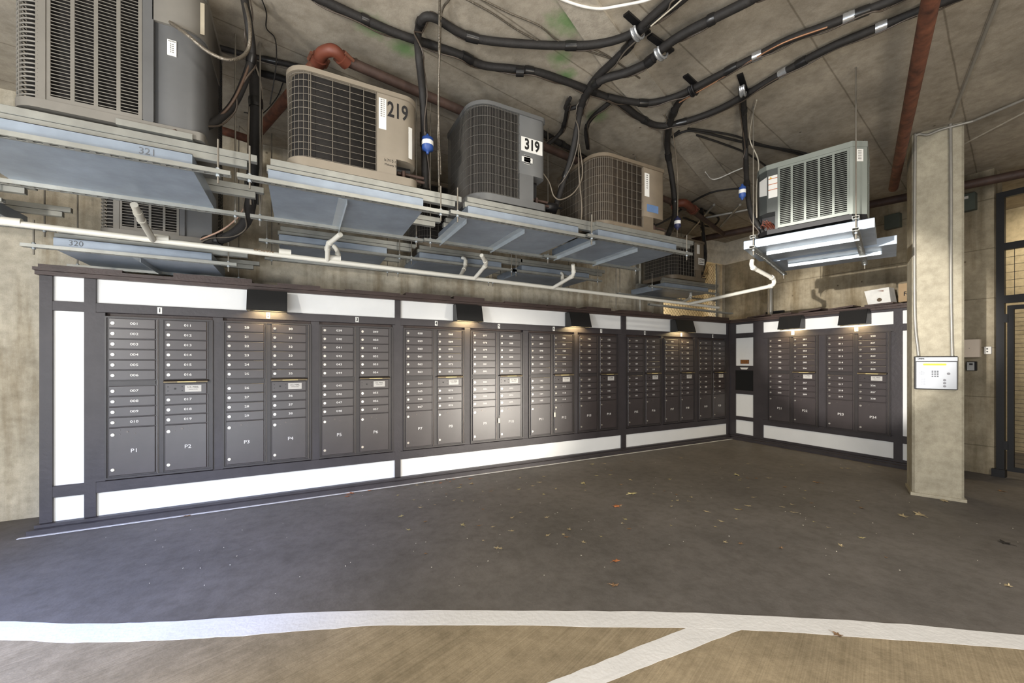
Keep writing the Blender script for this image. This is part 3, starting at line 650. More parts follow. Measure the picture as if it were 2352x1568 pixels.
def louvre_unit(loc, rz, w, d, h, r, x0, x1, ncol, label, body, lou, pitch=0.017, back=True):
    t = thing('air_conditioner', label, 'air conditioner', loc, rz, AG)
    MB().prism(rrect(-0.006, w, -0.006, d, (r, 0.03, 0.03, 0.03)), 0, 0.045, smooth=True).build('base_pan', lou, t)
    MB().prism(rrect(-0.01, w+0.004, -0.01, d+0.004, (r+0.01, 0.04, 0.04, 0.04)), h-0.045, h, smooth=True).build('top_cover', lou, t)
    MB().prism(rrect(0.03, x1, 0.028, d-0.03, (max(r-0.03, 0), 0, 0, 0.02)), 0.045, h-0.045, smooth=True).build('coil', M_COIL, t)
    m = MB(); louvre_panel(m, x0, x1, 0.045, h-0.045, ncol, pitch); m.build('louvre_panel', lou, t)
    if r > 0:
        m = MB(); z = 0.06
        arc = [(0.0, d-0.02)]+[(r+r*math.cos(math.radians(180+90*k/8)), r+r*math.sin(math.radians(180+90*k/8))) for k in range(9)]+[(x0-0.03, 0)]
        while z < h-0.05:
            m.tube([(x, y, z) for x, y in arc], 0.0048, 5, False); z += pitch*1.25
        m.tube([(arc[5][0], arc[5][1], 0.05), (arc[5][0], arc[5][1], h-0.05)], 0.006, 4)
        m.build('corner_louvre', lou, t)
        MB().box(x0-0.035, x0, -0.004, 0.02, 0.045, h-0.045).build('corner_post', lou, t)
    return t
# 321, the large one at top left
u321 = louvre_unit((-1.255, V0+0.05, ZU+0.02), 0, 0.77, 0.62, 0.88, 0.11, 0.135, 0.50, 4, 'large louvred grey air conditioner at the top left corner', M_GREYP, M_GREYL, 0.0175)
m = MB(); m.box(0.505, 0.55, -0.012, 0.30, 0.045, 0.835, bev=0.004); m.prism(rrect(0.545, 0.77, 0.006, 0.45, (0, 0.09, 0, 0)), 0.045, 0.60, smooth=True); sp321 = m.build('service_panel', M_GREYP, u321)
MB().prism(rrect(0.545, 0.775, -0.012, 0.46, (0, 0.10, 0, 0)), 0.60, 0.836, smooth=True).build('control_cover', M_GREYL, u321)
m = MB(); louvre_panel(m, 0.0, 0.16, 0.05, 0.83, 3, 0.0175); lo = m.build('side_louvre', M_BLACKM, u321, (0.768, 0.455, 0), math.pi/2)
MB().box(0.605, 0.645, 0.001, 0.006, 0.44, 0.525).build('notice_label', M_PAPER, sp321); lettering('NOTICE', 0.009, M_INK, sp321, (0.625, 0.0005, 0.517), 'label_text')
for k in range(5): lettering('IIII IIIII', 0.007, M_INK, sp321, (0.625, 0.0005, 0.502-0.011*k), 'label_text')
MB().box(0.70, 0.768, 0.02, 0.021, 0.62, 0.8).build('data_label', mat('foil_label', (170, 160, 140), 0.4), u321)
m = MB(); m.box(0.40, 0.72, -0.02, 0.05, -0.012, 0.02); m.build('mounting_strip', M_STRUT, u321)
# 320, half hidden behind
u320 = louvre_unit((-1.39, V1+0.07, 2.335), 0, 0.72, 0.58, 0.88, 0.10, 0.13, 0.50, 4, 'half hidden louvred air conditioner above the tray marked 320', M_GREYP, M_GREYL, 0.022)
m = MB(); m.box(0.505, 0.54, -0.012, 0.30, 0.045, 0.835, bev=0.004); m.box(0.535, 0.72, 0.006, 0.30, 0.045, 0.83); m.build('service_panel', M_GREYP, u320)
m = MB(); louvre_panel(m, 0.0, 0.25, 0.05, 0.83, 3, 0.03); m.build('side_louvre', M_BLACKM, u320, (0.72, 0.30, 0), math.pi/2)

# ------------------------------------------------------------------ unit hung on its own at the right
RA_ = math.atan2(-0.9455, 0.3256); OX, OY = 3.67, 2.33
Rm = Matrix.Translation((OX, OY, 0)) @ Matrix.Rotation(RA_, 4, 'Z')
def rl(x, y, z): v = Rm @ Vector((x, y, z)); return (v.x, v.y, v.z)
tray(rl(0, 0, 2.385), RA_, 0.91, 0.62, 'galvanized drip tray below the lone unit near the column', TGR, 0.5, sd='h', hgt=0.075)
tray(rl(0.06, 0.72, 2.385), RA_, 0.98, 0.60, 'second galvanized tray close behind the lone unit near the column', TGR, 0.5, sd='h', hgt=0.075)
for xx, nm in ((0.085, 'left'), (0.80, 'right')):
    hanger(rl(xx, 0.03, 2.361), RA_+math.pi/2, -0.12, 1.42, 0, 'slotted strut hanger under the %s end of the lone unit trays' % nm, HGR)
    t = thing('support_rail', 'short strut rail crossing the tray at the %s end of the lone unit' % nm, 'rail', rl(xx, -0.06, 2.462), RA_+math.pi/2, RGR)
    strut_mb(0, 0.72).build('channel', M_STRUT, t)
uR = thing('air_conditioner', 'sage grey louvred air conditioner hung on its own beside the column', 'air conditioner', rl(0.07, 0.085, 2.505), RA_, AG)
h = 0.635; w = 0.79
octa = [(0.0, 0.12), (0.03, 0.05), (0.10, 0.0), (0.70, 0.0), (0.79, 0.09), (0.79, 0.56), (0.0, 0.56)]
MB().prism(octa, 0.0, 0.04).build('base_pan', M_BLACKM, uR)
MB().prism([(x*1.01-0.004, y*1.01-0.008) for x, y in octa], h-0.045, h).build('top_cover', M_SAGE, uR)
MB().prism([(0.19, 0.028), (0.685, 0.028), (0.76, 0.10), (0.76, 0.53), (0.19, 0.53)], 0.04, h-0.045).build('coil', M_COIL, uR)
m = MB(); louvre_panel(m, 0.185, 0.685, 0.045, h-0.045, 5, 0.0165); m.build('louvre_panel', M_SAGE, uR)
m = MB(); m.box(0.685, 0.705, -0.004, 0.03, 0.04, h-0.045); m.prism([(0.705, 0.0), (0.79, 0.085), (0.79, 0.13), (0.705, 0.13)], 0.04, h-0.045); cp = m.build('corner_post', M_SAGE, uR)
m = MB(); louvre_panel(m, 0.0, 0.42, 0.045, h-0.045, 4, 0.0165); m.build('side_louvre', M_SAGE, uR, (0.79, 0.13, 0), math.pi/2)
m = MB(); m.prism([(0.0, 0.12), (0.03, 0.05), (0.10, 0.0), (0.185, 0.0), (0.185, 0.40), (0.0, 0.40)], 0.20, h-0.045, smooth=False); m.box(0.165, 0.185, 0.0, 0.3, 0.04, 0.2)
sw = m.build('service_panel', mat('dark_sage', (82, 85, 83), 0.35, 0.2), uR)
MB().box(0.0, 0.165, 0.14, 0.40, 0.04, 0.20).build('valve_recess', M_BLACKM, uR)
m = MB()
for i in range(9):
    a = random.uniform(0, 6.28)
    m.tube(smooth_path([(0.03+0.012*i, 0.14, 0.08+0.01*(i % 4)), (0.05+0.008*i, 0.06+0.02*math.sin(a), 0.13+0.03*math.cos(a)), (0.11+0.004*i, 0.14, 0.07+0.012*(i % 3))], 4), 0.0035, 5)
m.build('loose_wires', M_RED, uR)
m = MB(); m.box(0.112, 0.182, -0.002, 0.0, 0.33, 0.53); m.add([(0.03, 0.048, 0.38), (0.10, -0.002, 0.36), (0.10, -0.002, 0.53), (0.03, 0.048, 0.52)], [(0, 1, 2, 3)])
wlb = m.build('warning_label', M_PAPER, uR)
for z in (0.50, 0.45, 0.40): MB().box(0.112, 0.182, -0.003, -0.002, z, z+0.006).build('label_stripe', mat('orange_stripe', (180, 104, 60), 0.6), wlb)
m = MB(); m.add([(0.12, -0.0035, 0.505), (0.14, -0.0035, 0.505), (0.13, -0.0035, 0.525)], [(0, 1, 2)]); m.build('warning_symbol', mat('warning_yellow', (214, 176, 50), 0.6), wlb)
dl_ = MB(); dl_.box(-0.03, 0.03, -0.0025, 0.0, -0.05, 0.05); q = dl_.build('data_label', M_PAPER, cp, (0.745, 0.038, 0.52), math.radians(45))
for k in range(6): lettering('IIII II III', 0.009, M_INK, q, (0, -0.003, 0.035-0.013*k), 'label_text')

# ------------------------------------------------------------------ pipes, hoses and cables
def pts3(pts, zc=CEIL-0.05):
    out = []
    for p in pts:
        if len(p) == 2: out.append(hz(p[0], p[1], zc))
        else:
            q = hv(p[0], p[1], p[2])
            out.append(q if q.z < zc else hz(p[0], p[1], zc))
    return out
def hose(name, pts, r, m, label, cat, group=None, zc=CEIL-0.05, sub=6, n=8):
    r *= 0.88 if name == 'insulated_hose' else 1.0; P = smooth_path(pts3(pts, zc), sub); o = MB().tube(P, r, n).build(name, m); return tag(o, label, cat, group)
HG = 'black insulated refrigerant hoses'
M_WRAP = mat('black_tape', (30, 29, 29), 0.3, var=0.2, scale=20); M_COPW = mat('strapped_wire', (74, 64, 55), 0.45, var=0.2)
HN = [0]
def H(pts, r, label, zc=CEIL-0.05):
    o = hose('insulated_hose', pts, r, M_HOSE, label, 'hose', HG, zc); HN[0] += 1
    P = smooth_path(pts3(pts, zc), 6); w = []; acc = 0; rq = random.Random(HN[0])
    for i in range(len(P)):
        t = (P[min(i+1, len(P)-1)]-P[max(i-1, 0)]).normalized(); n1 = t.cross(Vector((0.3, -0.2, 1))).normalized(); n2 = t.cross(n1)
        a = 0.9*math.sin(i*0.35+HN[0])+(2.2 if HN[0] % 2 else 3.6); w.append(P[i]+(n1*math.cos(a)+n2*math.sin(a))*(r+0.003+0.003*abs(math.sin(i*0.5))))
    if len(P) > 8: MB().tube(w, 0.0055, 6).build('strapped_wire', M_COPW if HN[0] % 3 else mat('strapped_grey', (92, 84, 74), 0.5), o)
    nxt = 0.35
    for a, b in zip(P, P[1:]):
        l = (b-a).length
        if acc+l > nxt and l > 0.02:
            d = (b-a).normalized(); c = a.lerp(b, 0.5); L_ = rq.uniform(0.02, 0.05)
            MB().tube([c-d*L_, c-d*L_*0.4, c+d*L_*0.5, c+d*L_], [r*1.07, r*1.13, r*1.10, r*1.06], 10).build('tape_wrap', M_WRAP, o); nxt += rq.uniform(0.4, 0.8)
        acc += l
    return o
H([(700, -20), (740, 0), (830, 42), (920, 80), (1000, 106), (1060, 127), (1110, 150), (1180, 158), (1240, 167), (1300, 187), (1340, 202), (1420, 235), (1470, 270), (1510, 288), (1560, 283), (1640, 256), (1705, 222), (1800, 166), (1900, 112), (2010, 66), (2120, 22), (2200, -8), (2400, -80), (2600, -150)], 0.031, 'longest black hose sagging under the ceiling from top left to top right')
H([(976, 432, 3.08), (975, 330, 3.0), (971, 220, 2.9), (962, 130, 2.75), (960, 75), (972, 42), (1000, 42), (1050, 72), (1100, 90), (1200, 101), (1320, 105), (1400, 96), (1462, 72), (1510, 38), (1555, 8), (1590, -20), (1720, -120), (1900, -260)], 0.030, 'black hose rising beside unit 219 and bending over to the upper strap')
H([(1272, 488, 3.05), (1290, 430, 3.05), (1312, 360, 2.95), (1326, 290, 2.85), (1340, 225), (1368, 180), (1410, 140), (1450, 100), (1475, 60), (1530, 10), (1560, -15), (1690, -125), (1860, -260)], 0.030, 'black hose dropping to unit 319 from the upper strap')
H([(1330, 260, 2.9), (1345, 220), (1380, 185), (1440, 166), (1490, 142), (1520, 112), (1570, 78), (1640, 42), (1720, 2), (1750, -15), (1950, -110), (2150, -210)], 0.034, 'black hose through the second silver strap, left of the middle', CEIL-0.09)
H([(1395, 222), (1440, 232), (1490, 236), (1545, 224), (1592, 203), (1660, 168), (1740, 128), (1810, 92), (1900, 58), (2000, 20), (2050, 0), (2250, -85), (2450, -170)], 0.030, 'black hose with copper wires running to the top right', CEIL-0.06)
H([(1592, 205), (1560, 235), (1540, 280, 3.2), (1533, 340, 3.2), (1545, 420, 3.2), (1550, 490, 3.2), (1535, 538, 3.1)], 0.033, 'black hose dropping between the brown unit and the lone unit')
H([(1706, 200), (1709, 260, 2.55), (1713, 350, 2.5), (1716, 430, 2.42), (1726, 490, 2.35), (1752, 535, 2.3)], 0.026, 'thin black hose dropping to the lone unit near the column')
H([(560, -10), (572, 60, 3.0), (578, 130, 3.1), (556, 200, 3.1), (528, 250, 3.1), (480, 288, 3.0), (415, 308, 2.92)], 0.026, 'black hose curving down to the service valves of the large top left unit')
H([(585, 140, 3.6), (588, 300, 3.6), (580, 400, 3.65), (575, 470, 3.75), (560, 515, 3.95), (520, 545, 4.15), (470, 552, 4.25)], 0.045, 'thick black hose curving down to the half hidden unit marked 320')
H([(1545, 620, 4.4), (1600, 640, 4.3), (1618, 600, 4.3), (1615, 540, 4.3), (1610, 480, 4.4)], 0.030, 'black hose hooked up to the far brown unit')
H([(1440, 480, 4.6), (1390, 400, 4.4), (1320, 350, 4.2), (1245, 305, 4.0)], 0.036, 'dark hose behind units 319 and the brown one')
H([(1310, 225), (1300, 250), (1345, 240)], 0.02, 'short black hose stub near the crossing of hoses')
H([(1350, 340, 3.4), (1346, 300, 3.3), (1360, 270, 3.1), (1400, 235)], 0.022, 'black hose looping down behind the brown unit')
H([(1250, 340, 3.4), (1290, 300, 3.3), (1305, 240, 3.0)], 0.022, 'black hose leaving the back of unit 319')
H([(500, 108), (580, 130), (680, 152), (760, 178), (830, 200)], 0.022, 'dark conduit along the haunch behind unit 219')
H([(586, 165, 4.5), (640, 178, 4.5), (720, 205, 4.5)], 0.028, 'dark insulated pipe behind the top of unit 219', )
CG = 'thin cables and flexible conduits'
def cable(pts, r, label, m=None, zc=CEIL-0.03, name='cable'): return hose(name, pts, r, m or M_CABLE, label, 'cable', CG, zc, 6, 6)
cable([(1275, -8), (1310, 6), (1345, 16), (1380, 20), (1420, 14), (1480, 2), (1510, -10)], 0.009, 'white cable sagging at the top edge in the middle', mat('white_cable', (232, 228, 220), 0.5))
cable([(1010, -10, 2.5), (1009, 60, 2.6), (1008, 200, 2.85), (1006, 330, 3.0), (1008, 440, 3.1), (998, 462, 3.1)], 0.008, 'straight flexible conduit hanging right of the blue filter', M_FLEX, name='flexible_conduit')
cable([(1035, -5), (1015, 25), (1011, 80, 2.65), (1007, 250, 2.9), (1012, 400, 3.1)], 0.008, 'second flexible conduit beside the straight one', M_FLEX, name='flexible_conduit')
cable([(385, 48, 2.86), (430, 80, 2.75), (480, 120, 2.75), (530, 138, 2.75), (568, 118, 2.8), (574, 60, 2.8), (560, -5)], 0.010, 'ribbed flexible conduit looping from the large top left unit', M_FLEX, name='flexible_conduit')
cable([(1065, -5), (1130, 30), (1190, 70), (1250, 98), (1330, 112), (1420, 140)], 0.006, 'upper one of two ribbed cables on the ceiling', M_FLEX)
cable([(1100, -5), (1170, 30), (1240, 60), (1290, 98), (1380, 120), (1470, 180)], 0.006, 'lower one of two ribbed cables on the ceiling', M_FLEX)
cable([(600, -5), (612, 30), (612, 65), (632, 90), (634, 150, 3.3), (620, 240, 3.4)], 0.004, 'thin black wire hanging left of unit 219', M_HOSE)
for i, dx in enumerate((-10, -3, 6, 14)):
    cable([(572+dx*0.6, 130, 3.5), (586+dx, 200, 3.6), (583+dx*1.3, 300, 3.6), (584+dx*1.2, 400, 3.65), (586+dx, 470, 3.7)], 0.007, ['leftmost cable', 'second cable', 'third cable', 'rightmost cable'][i]+' of the vertical bundle left of unit 219', [M_CABLE, M_HOSE, M_HOSE, M_CABLE][i])
cable([(1345, 270), (1332, 240), (1328, 290, 2.95), (1330, 400, 3.0), (1336, 470, 3.0), (1335, 510, 3.0)], 0.006, 'thin grey wire beside the hose to unit 319')
cable([(1245, 395, 2.95), (1262, 420, 2.98), (1272, 450, 3.0), (1290, 458, 3.0), (1320, 440, 3.0), (1338, 400, 3.0), (1330, 330, 2.95)], 0.006, 'grey cable looping between unit 319 and the hose')
cable([(1525, 262), (1545, 305, 3.15), (1556, 400, 3.15), (1556, 500, 3.15), (1555, 545, 3.15)], 0.007, 'grey wire hanging right of the brown unit')
cable([(1560, 300), (1545, 315, 3.1), (1590, 300), (1700, 325), (1800, 345), (1900, 372)], 0.012, 'dark cable run along the ceiling behind the lone unit', M_HOSE)
cable([(1580, 295), (1680, 310), (1760, 335), (1850, 352), (1950, 388)], 0.010, 'second dark cable run along the ceiling behind the lone unit', M_HOSE)
cable([(1600, 310), (1660, 330), (1720, 355), (1780, 400), (1800, 440)], 0.010, 'dark cable curving behind the lone unit', M_HOSE)
cable([(1738, 230), (1728, 270, 2.5), (1722, 320, 2.45), (1742, 370, 2.4), (1738, 430, 2.35), (1738, 500, 2.3)], 0.006, 'pale wire hanging beside the thin hose of the lone unit', mat('pale_wire', (190, 182, 165), 0.5))
cable([(1560, 235), (1640, 190), (1720, 142), (1800, 98), (1900, 62)], 0.006, 'copper coloured wire along the hose at top right', mat('copper_wire', (170, 126, 96), 0.4, 0.4), CEIL-0.08)
cable([(1495, 60), (1540, 22), (1570, -5)], 0.005, 'pale wire taped along the upper hose', mat('pale_wire', (190, 182, 165)), CEIL-0.1)
cable([(400, 300, 2.84), (450, 298, 2.95), (510, 262, 3.05), (545, 215, 3.05), (575, 140, 3.1), (580, 90, 3.1)], 0.008, 'brown tube following the hose at the top left unit', mat('brown_tube', (84, 66, 54), 0.5))
cable([(460, 550, 4.1), (510, 528, 4.05), (545, 500, 3.95), (565, 470, 3.8)], 0.007, 'pink tube beside the thick hose of the 320 unit', mat('pinkish_tube', (170, 138, 118), 0.5))
cable([(1620, 395), (1640, 412), (1690, 392), (1720, 380)], 0.007, 'short white cable lying across the ceiling strip', mat('white_cable', (232, 228, 220)))
cable([(560, 258, 4.0), (600, 262, 4.0), (635, 225, 4.0), (650, 190, 4.0)], 0.004, 'thin black wire across the orange pipe', M_HOSE)
cable([(1500, 520, 3.6), (1540, 500, 3.6), (1580, 470, 3.9), (1640, 440, 4.4), (1720, 430, 4.8)], 0.014, 'black cable bundle behind the orange pipe fitting', M_HOSE)
cable([(1540, 470, 4.0), (1600, 478, 4.2), (1650, 500, 4.4), (1630, 520, 4.4), (1570, 500, 4.2)], 0.016, 'coiled black cable near the corner ceiling', M_HOSE)

# straps and clamps
def strap(px, py, dirpx, label, zc=CEIL-0.06, silver=True):
    p = hz(px, py, zc); q = hz(dirpx[0], dirpx[1], zc); d = (q-p); ang = math.atan2(d.y, d.x)
    t = thing('pipe_strap', label, 'clamp', (p.x, p.y, zc), ang, 'straps holding the hoses to the ceiling')
    MB().box(-0.022, 0.022, -0.13, 0.13, 0.045, 0.062).build('strut', M_BLACKM, t)
    m = MB(); arc = [(0, 0.055*math.cos(math.radians(a)), 0.05*math.sin(math.radians(a))) for a in range(0, -181, -15)]
    for s in (-1, 1):
        m.tube([(s*0.014+0, y, z) for _, y, z in arc], 0.009, 6)
    m.add([(x, y, z) for x in (-0.022, 0.022) for _, y, z in arc], [(i, i+1, i+1+len(arc), i+len(arc)) for i in range(len(arc)-1)])
    m.build('band', M_TAPE if silver else M_BLACKM, t)
    return t
strap(1464, 72, (1510, 38), 'silver strap on the upper hoses near the top middle')
strap(1518, 118, (1570, 80), 'silver strap on the second pair of hoses', CEIL-0.09)
strap(1592, 204, (1660, 168), 'black strap where a hose turns down behind the ceiling strip', CEIL-0.06, False)
strap(1706, 205, (1760, 185), 'taped strap where the thin hose turns down to the lone unit', CEIL-0.06)
# tape bands on hoses
for px, py, dd, kind, zc, key in ((1185, 165, (1240, 167), 'hanger_stub', CEIL-0.08, 'longest'), (1728, 133, (1740, 128), 'tape_band', CEIL-0.06, 'copper wires'), (1935, 45, (2000, 20), 'tape_band', CEIL-0.06, 'copper wires'), (1790, 172, (1800, 166), 'tape_band', CEIL-0.05, 'longest'), (2010, 66, (2120, 22), 'tape_band', CEIL-0.05, 'longest')):
    host = [o for o in bpy.data.objects if o.name.startswith('insulated_hose') and key in o['label']][0]
    a = hz(px, py, zc); b = a+(hz(*dd, zc)-a).normalized()*0.06
    o = MB().cyl(a, b, 0.033, 12).build(kind, M_WRAP if kind == 'hanger_stub' else M_TAPE, host)
    if kind == 'tape_band': o['label'] = 'silver tape band'
for (a, b, lb_) in (((1655, 520), (1700, 470), 'bright steel conduit near the corner ceiling beside the dark pipe'), ((1620, 500), (1725, 480), 'steel conduit crossing the ceiling behind the lone unit'), ((1560, 560), (1640, 470), 'steel conduit rising behind the brown unit near the corner')):
    tag(MB().tube([hz(*a, CEIL-0.12), hz(*b, CEIL-0.12)], 0.018, 8).build('conduit', M_CONDUIT), lb_, 'conduit')
# filter driers
def drier(p, label, r=0.042, l=0.085, m=None):
    t = thing('filter_drier', label, 'filter', (p.x, p.y, p.z), 0, 'filter driers on the refrigerant lines')
    mm = m or M_BLUE; g = MB(); g.tube([(0, 0, -l/2-0.03), (0, 0, -l/2-0.012), (0, 0, -l/2), (0, 0, l/2), (0, 0, l/2+0.012), (0, 0, l/2+0.03)], [0.008, 0.014, r, r, 0.014, 0.008], 14); g.build('canister', mm, t)
    g = MB(); g.tube([(0, 0, -l*0.16), (0, 0, l*0.22)], r+0.001, 14, False); g.build('label_wrap', M_PAPER, t)
drier(hv(982, 331, 2.93), 'blue filter canister on the line right of unit 219')
drier(hv(1705, 441, 2.37), 'blue filter canister beside the lone unit', 0.03, 0.09)
drier(hv(1556, 512, 3.0), 'dark blue filter canister right of the brown unit', 0.034, 0.09, mat('dark_blue_filter', (44, 46, 76), 0.45))
g = thing('filter_drier', 'black horizontal filter canister at the foot of the hose to unit 319', 'filter', tuple(hv(1265, 478, 2.98)), 0, 'filter driers on the refrigerant lines')
MB().tube([(-0.10, 0, 0), (-0.07, 0, 0), (-0.06, 0, 0), (0.05, 0, 0.012), (0.06, 0, 0.013), (0.12, 0, 0.02)], [0.008, 0.01, 0.04, 0.04, 0.012, 0.008], 12).build('canister', M_BLACKM, g)

# rusty sprinkler pipes
ZSP = 3.45
def zp(px, py): return hz(px, py, ZSP)
def pipe(a, b, r, m, label, group='rusty sprinkler pipes'): return tag(MB().tube([a, b], r, 14).build('sprinkler_pipe', m), label, 'pipe', group)
pipe(hz(2198, -300, ZSP), hz(2052, 432, ZSP), 0.045, M_RUST, 'rust orange pipe slanting down beside the column at upper right')
pipe(hz(1590, 553, ZSP), hz(2420, 384, ZSP), 0.05, M_RUSTD, 'dark rusty pipe crossing behind the column towards the gate')
E1 = hz(752, 118, ZSP)
eA = hz(732, 138, ZSP); eB = hz(790, 137, ZSP)
pipe(eB, hz(1575, 478, ZSP), 0.036, M_RUSTD, 'long rusty pipe sloping behind units 219 and 319')
pipe(eA, hz(578, 322, ZSP), 0.040, M_RUST, 'orange rusty pipe going back from the elbow behind unit 219')
pipe(hz(578, 322, ZSP), hz(470, 286, ZSP), 0.036, M_RUST, 'short rusty pipe behind the large top left unit')
pipe(hz(1590, 484, ZSP), hz(1665, 540, ZSP), 0.035, M_RUSTD, 'short rusty brace from the orange fitting to the dark pipe')
def elbow(pts, r, label):
    t = thing('pipe_elbow', label, 'pipe fitting', tuple(pts[len(pts)//2]), 0, 'orange grooved pipe fittings'); o = Vector(t.location)
    P = smooth_path([p-o for p in pts], 6); MB().tube(P, r, 12).build('bend', M_ORANGE, t)
    for a, b in ((P[0], P[1]), (P[-1], P[-2])):
        d = (b-a).normalized(); MB().tube([a-d*0.025, a+d*0.025], r*1.3, 10).build('coupling', M_ORANGE, t)
        s = d.cross(Vector((0, 0, 1))).normalized()
        for k in (-1, 1): MB().tube([a+s*k*r*1.4-d*0.035, a+s*k*r*1.4+d*0.035], 0.012, 6).build('coupling_bolt', M_RUST, t)
elbow([eA, hz(741, 122, ZSP+0.01), hz(766, 116, ZSP+0.01), eB], 0.040, 'orange pipe elbow under the ceiling above unit 219')
elbow([hz(1548, 470, ZSP), hz(1572, 466, ZSP), hz(1592, 482, ZSP)], 0.05, 'orange pipe elbow near the ceiling by the corner')

# PVC condensate drains
DG = 'white condensate drain pipes'
def zdr(u): return 2.252-0.012*(u+2)
VD = 3.90
def drain(path, r, label, m=M_PVC, coup=()):
    t = thing('drain_pipe', label, 'pipe', tuple(path[0]), 0, DG); o = Vector(path[0]); P = [Vector(p)-o for p in path]
    Q = []
    for i, p in enumerate(P):                       # small rounded bends
        if 0 < i < len(P)-1:
            a = (P[i-1]-p).normalized(); b = (P[i+1]-p).normalized(); k = min(0.035, (P[i-1]-p).length*0.45, (P[i+1]-p).length*0.45)
            Q += [p+a*k, p+a*k*0.35+b*k*0.35, p+b*k]
        else: Q.append(p)
    MB().tube(Q, r, 12).build('tube', m, t)
    for i in range(1, len(P)-1):
        for nb in (P[i-1], P[i+1]):
            d = (nb-P[i]).normalized(); l = (nb-P[i]).length
            if l > 0.09: MB().tube([P[i]+d*0.03, P[i]+d*0.06], r*1.22, 12).build('socket', m, t)
    for c in coup:
        q = Vector(c)-o; MB().tube([q-Vector((0.045, 0, 0)), q+Vector((0.045, 0, 0))], r*1.28, 12).build('coupling', m, t)
    return t
A0 = hv(-260, 478, VD); A1 = hv(1650, 706, VD)
main = drain([A0, A1], 0.021, 'long white drain main running below the trays towards the corner', M_PVC, [tuple(hv(28, 509, VD)), tuple(hv(372, 547, VD)), tuple(hv(655, 579, VD)), tuple(hv(770, 593, VD))])
pp = hv(606, 577, VD)-A0; sl = (A1-A0).normalized()
lt = lettering('NAPCO', 0.024, mat('brown_print', (120, 92, 60), 0.6), main, (pp.x, pp.y-0.0218, pp.z-0.001), 'pipe_print', 1.7); lt.rotation_euler = (0, -math.asin(sl.z), 0); lt.scale = (-1, 1, -1)
def mainpt(px): 
    r = ray(px, 0); u = VD*r[0]/r[1]; k = (u-A0.x)/(A1.x-A0.x); return A0.lerp(A1, k)
a = mainpt(352); drain([hv(308, 470, 3.38), hv(322, 500, 3.5), a+Vector((0, 0, 0.0))], 0.021, 'grey drain branch from the tray of the large top left unit', M_PVCD)
a = mainpt(758); drain([hv(782, 538, 3.5), hv(752, 562, 3.75), Vector((a.x-0.02, VD, a.z))], 0.02, 'white drain branch from the tray of unit 219')
a = mainpt(776); drain([hv(767, 565, 3.95), hv(776, 575, 3.92), Vector((a.x, VD, a.z))], 0.02, 'short white drain stub beside the branch of unit 219')
a = mainpt(1056); drain([hv(1062, 592, 4.15), hv(1070, 594, 4.1), hv(1068, 614, 4.05), a], 0.018, 'short white drain stub behind unit 319')
a = mainpt(1090); drain([hv(1106, 586, 3.5), hv(1118, 606, 3.62), a], 0.019, 'bent white drain branch from the tray of unit 319')
a = mainpt(1270); drain([hv(1316, 607, 3.45), hv(1318, 632, 3.5), a], 0.02, 'bright white drain branch from the tray of the brown unit')
a = mainpt(1285); drain([hv(1286, 626, 4.2), hv(1292, 628, 4.15), hv(1292, 645, 4.1), a], 0.018, 'short white drain stub behind the branch of the brown unit')
a = mainpt(1564); drain([hv(1578, 660, 4.3), hv(1588, 662, 4.25), hv(1586, 684, 4.15), a], 0.019, 'white drain stub below the far brown unit')
a = mainpt(1582)
c2 = Vector(rl(0.22, 0.56, 2.12)); 
drain([Vector(rl(-0.02, 0.40, 2.36)), Vector(rl(-0.02, 0.36, 2.29)), hu(1778, 640, 4.45), hu(1778, 655, 4.45), a], 0.021, 'long bright white drain running from the lone unit to the main')
# slotted strut carrying the far end of the drain
t = thing('support_rail', 'long slotted strut beneath the far end of the drain main', 'rail', (hv(1490, 693, VD).x, VD, hv(1490, 693, VD).z-0.045), 0, RGR)
dd = A1-A0; sm = strut_mb(0, 1.75); o = sm.build('channel', M_STRUT, t); o.rotation_euler = (0, -math.atan2(dd.z, dd.x), 0)
for px, y0, y1, vv, lb_ in ((1415, 500, 712, 4.35, 'thin hanger rod dropping in front of the wall below the back trays'), (1470, 570, 700, 4.9, 'white stand pipe against the wall behind the mailboxes')):
    a = hv(px, y0, vv); a.z = CEIL if 'thin' in lb_ else a.z; b = hv(px, y1, vv); tag(MB().cyl(a, Vector((a.x, a.y, 2.09)), 0.006 if 'thin' in lb_ else 0.02, 8).build('hanger_rod' if 'thin' in lb_ else 'stand_pipe', M_ROD if 'thin' in lb_ else M_PVCD), lb_, 'rod' if 'thin' in lb_ else 'pipe')

# ------------------------------------------------------------------ column with the entry phone
CR = math.atan2(1.4064-1.724, 5.602-5.461)
c_l = hz(2095, 1136, FZ)
colr = bpy.data.objects.new('concrete_column', None); COL.objects.link(colr); colr.location = (c_l.x, c_l.y, 0); colr.rotation_euler = (0, 0, CR)
tag(colr, 'square concrete column carrying the entry phone', 'column'); CWD = 0.365
m = MB(); m.prism([(0.02, 0.0), (CWD-0.02, 0.0), (CWD, 0.02), (CWD, 0.36), (0.0, 0.36), (0.0, 0.02)], FZ, CEIL); m.build('shaft', M_COLUMN, colr)
m = MB(); m.prism([(-0.012, -0.012), (CWD+0.014, -0.012), (CWD+0.014, 0.37), (-0.012, 0.37)], FZ, FZ+0.03); m.build('foot', M_COLUMN, colr)
Cm = Matrix.Translation((c_l.x, c_l.y, 0)) @ Matrix.Rotation(CR, 4, 'Z')
def cl(x, y, z): return Cm @ Vector((x, y, z))
def colx(px, py):        # place on the column's front face
    r = Vector(ray(px, py)); o = Vector((0, 0, CAM_H)); nrm = (Cm.to_3x3() @ Vector((0, -1, 0))); p0 = cl(0, 0, 0); t = (p0-o).dot(nrm)/r.dot(nrm); w = Cm.inverted() @ (o+r*t); return w.x, w.z
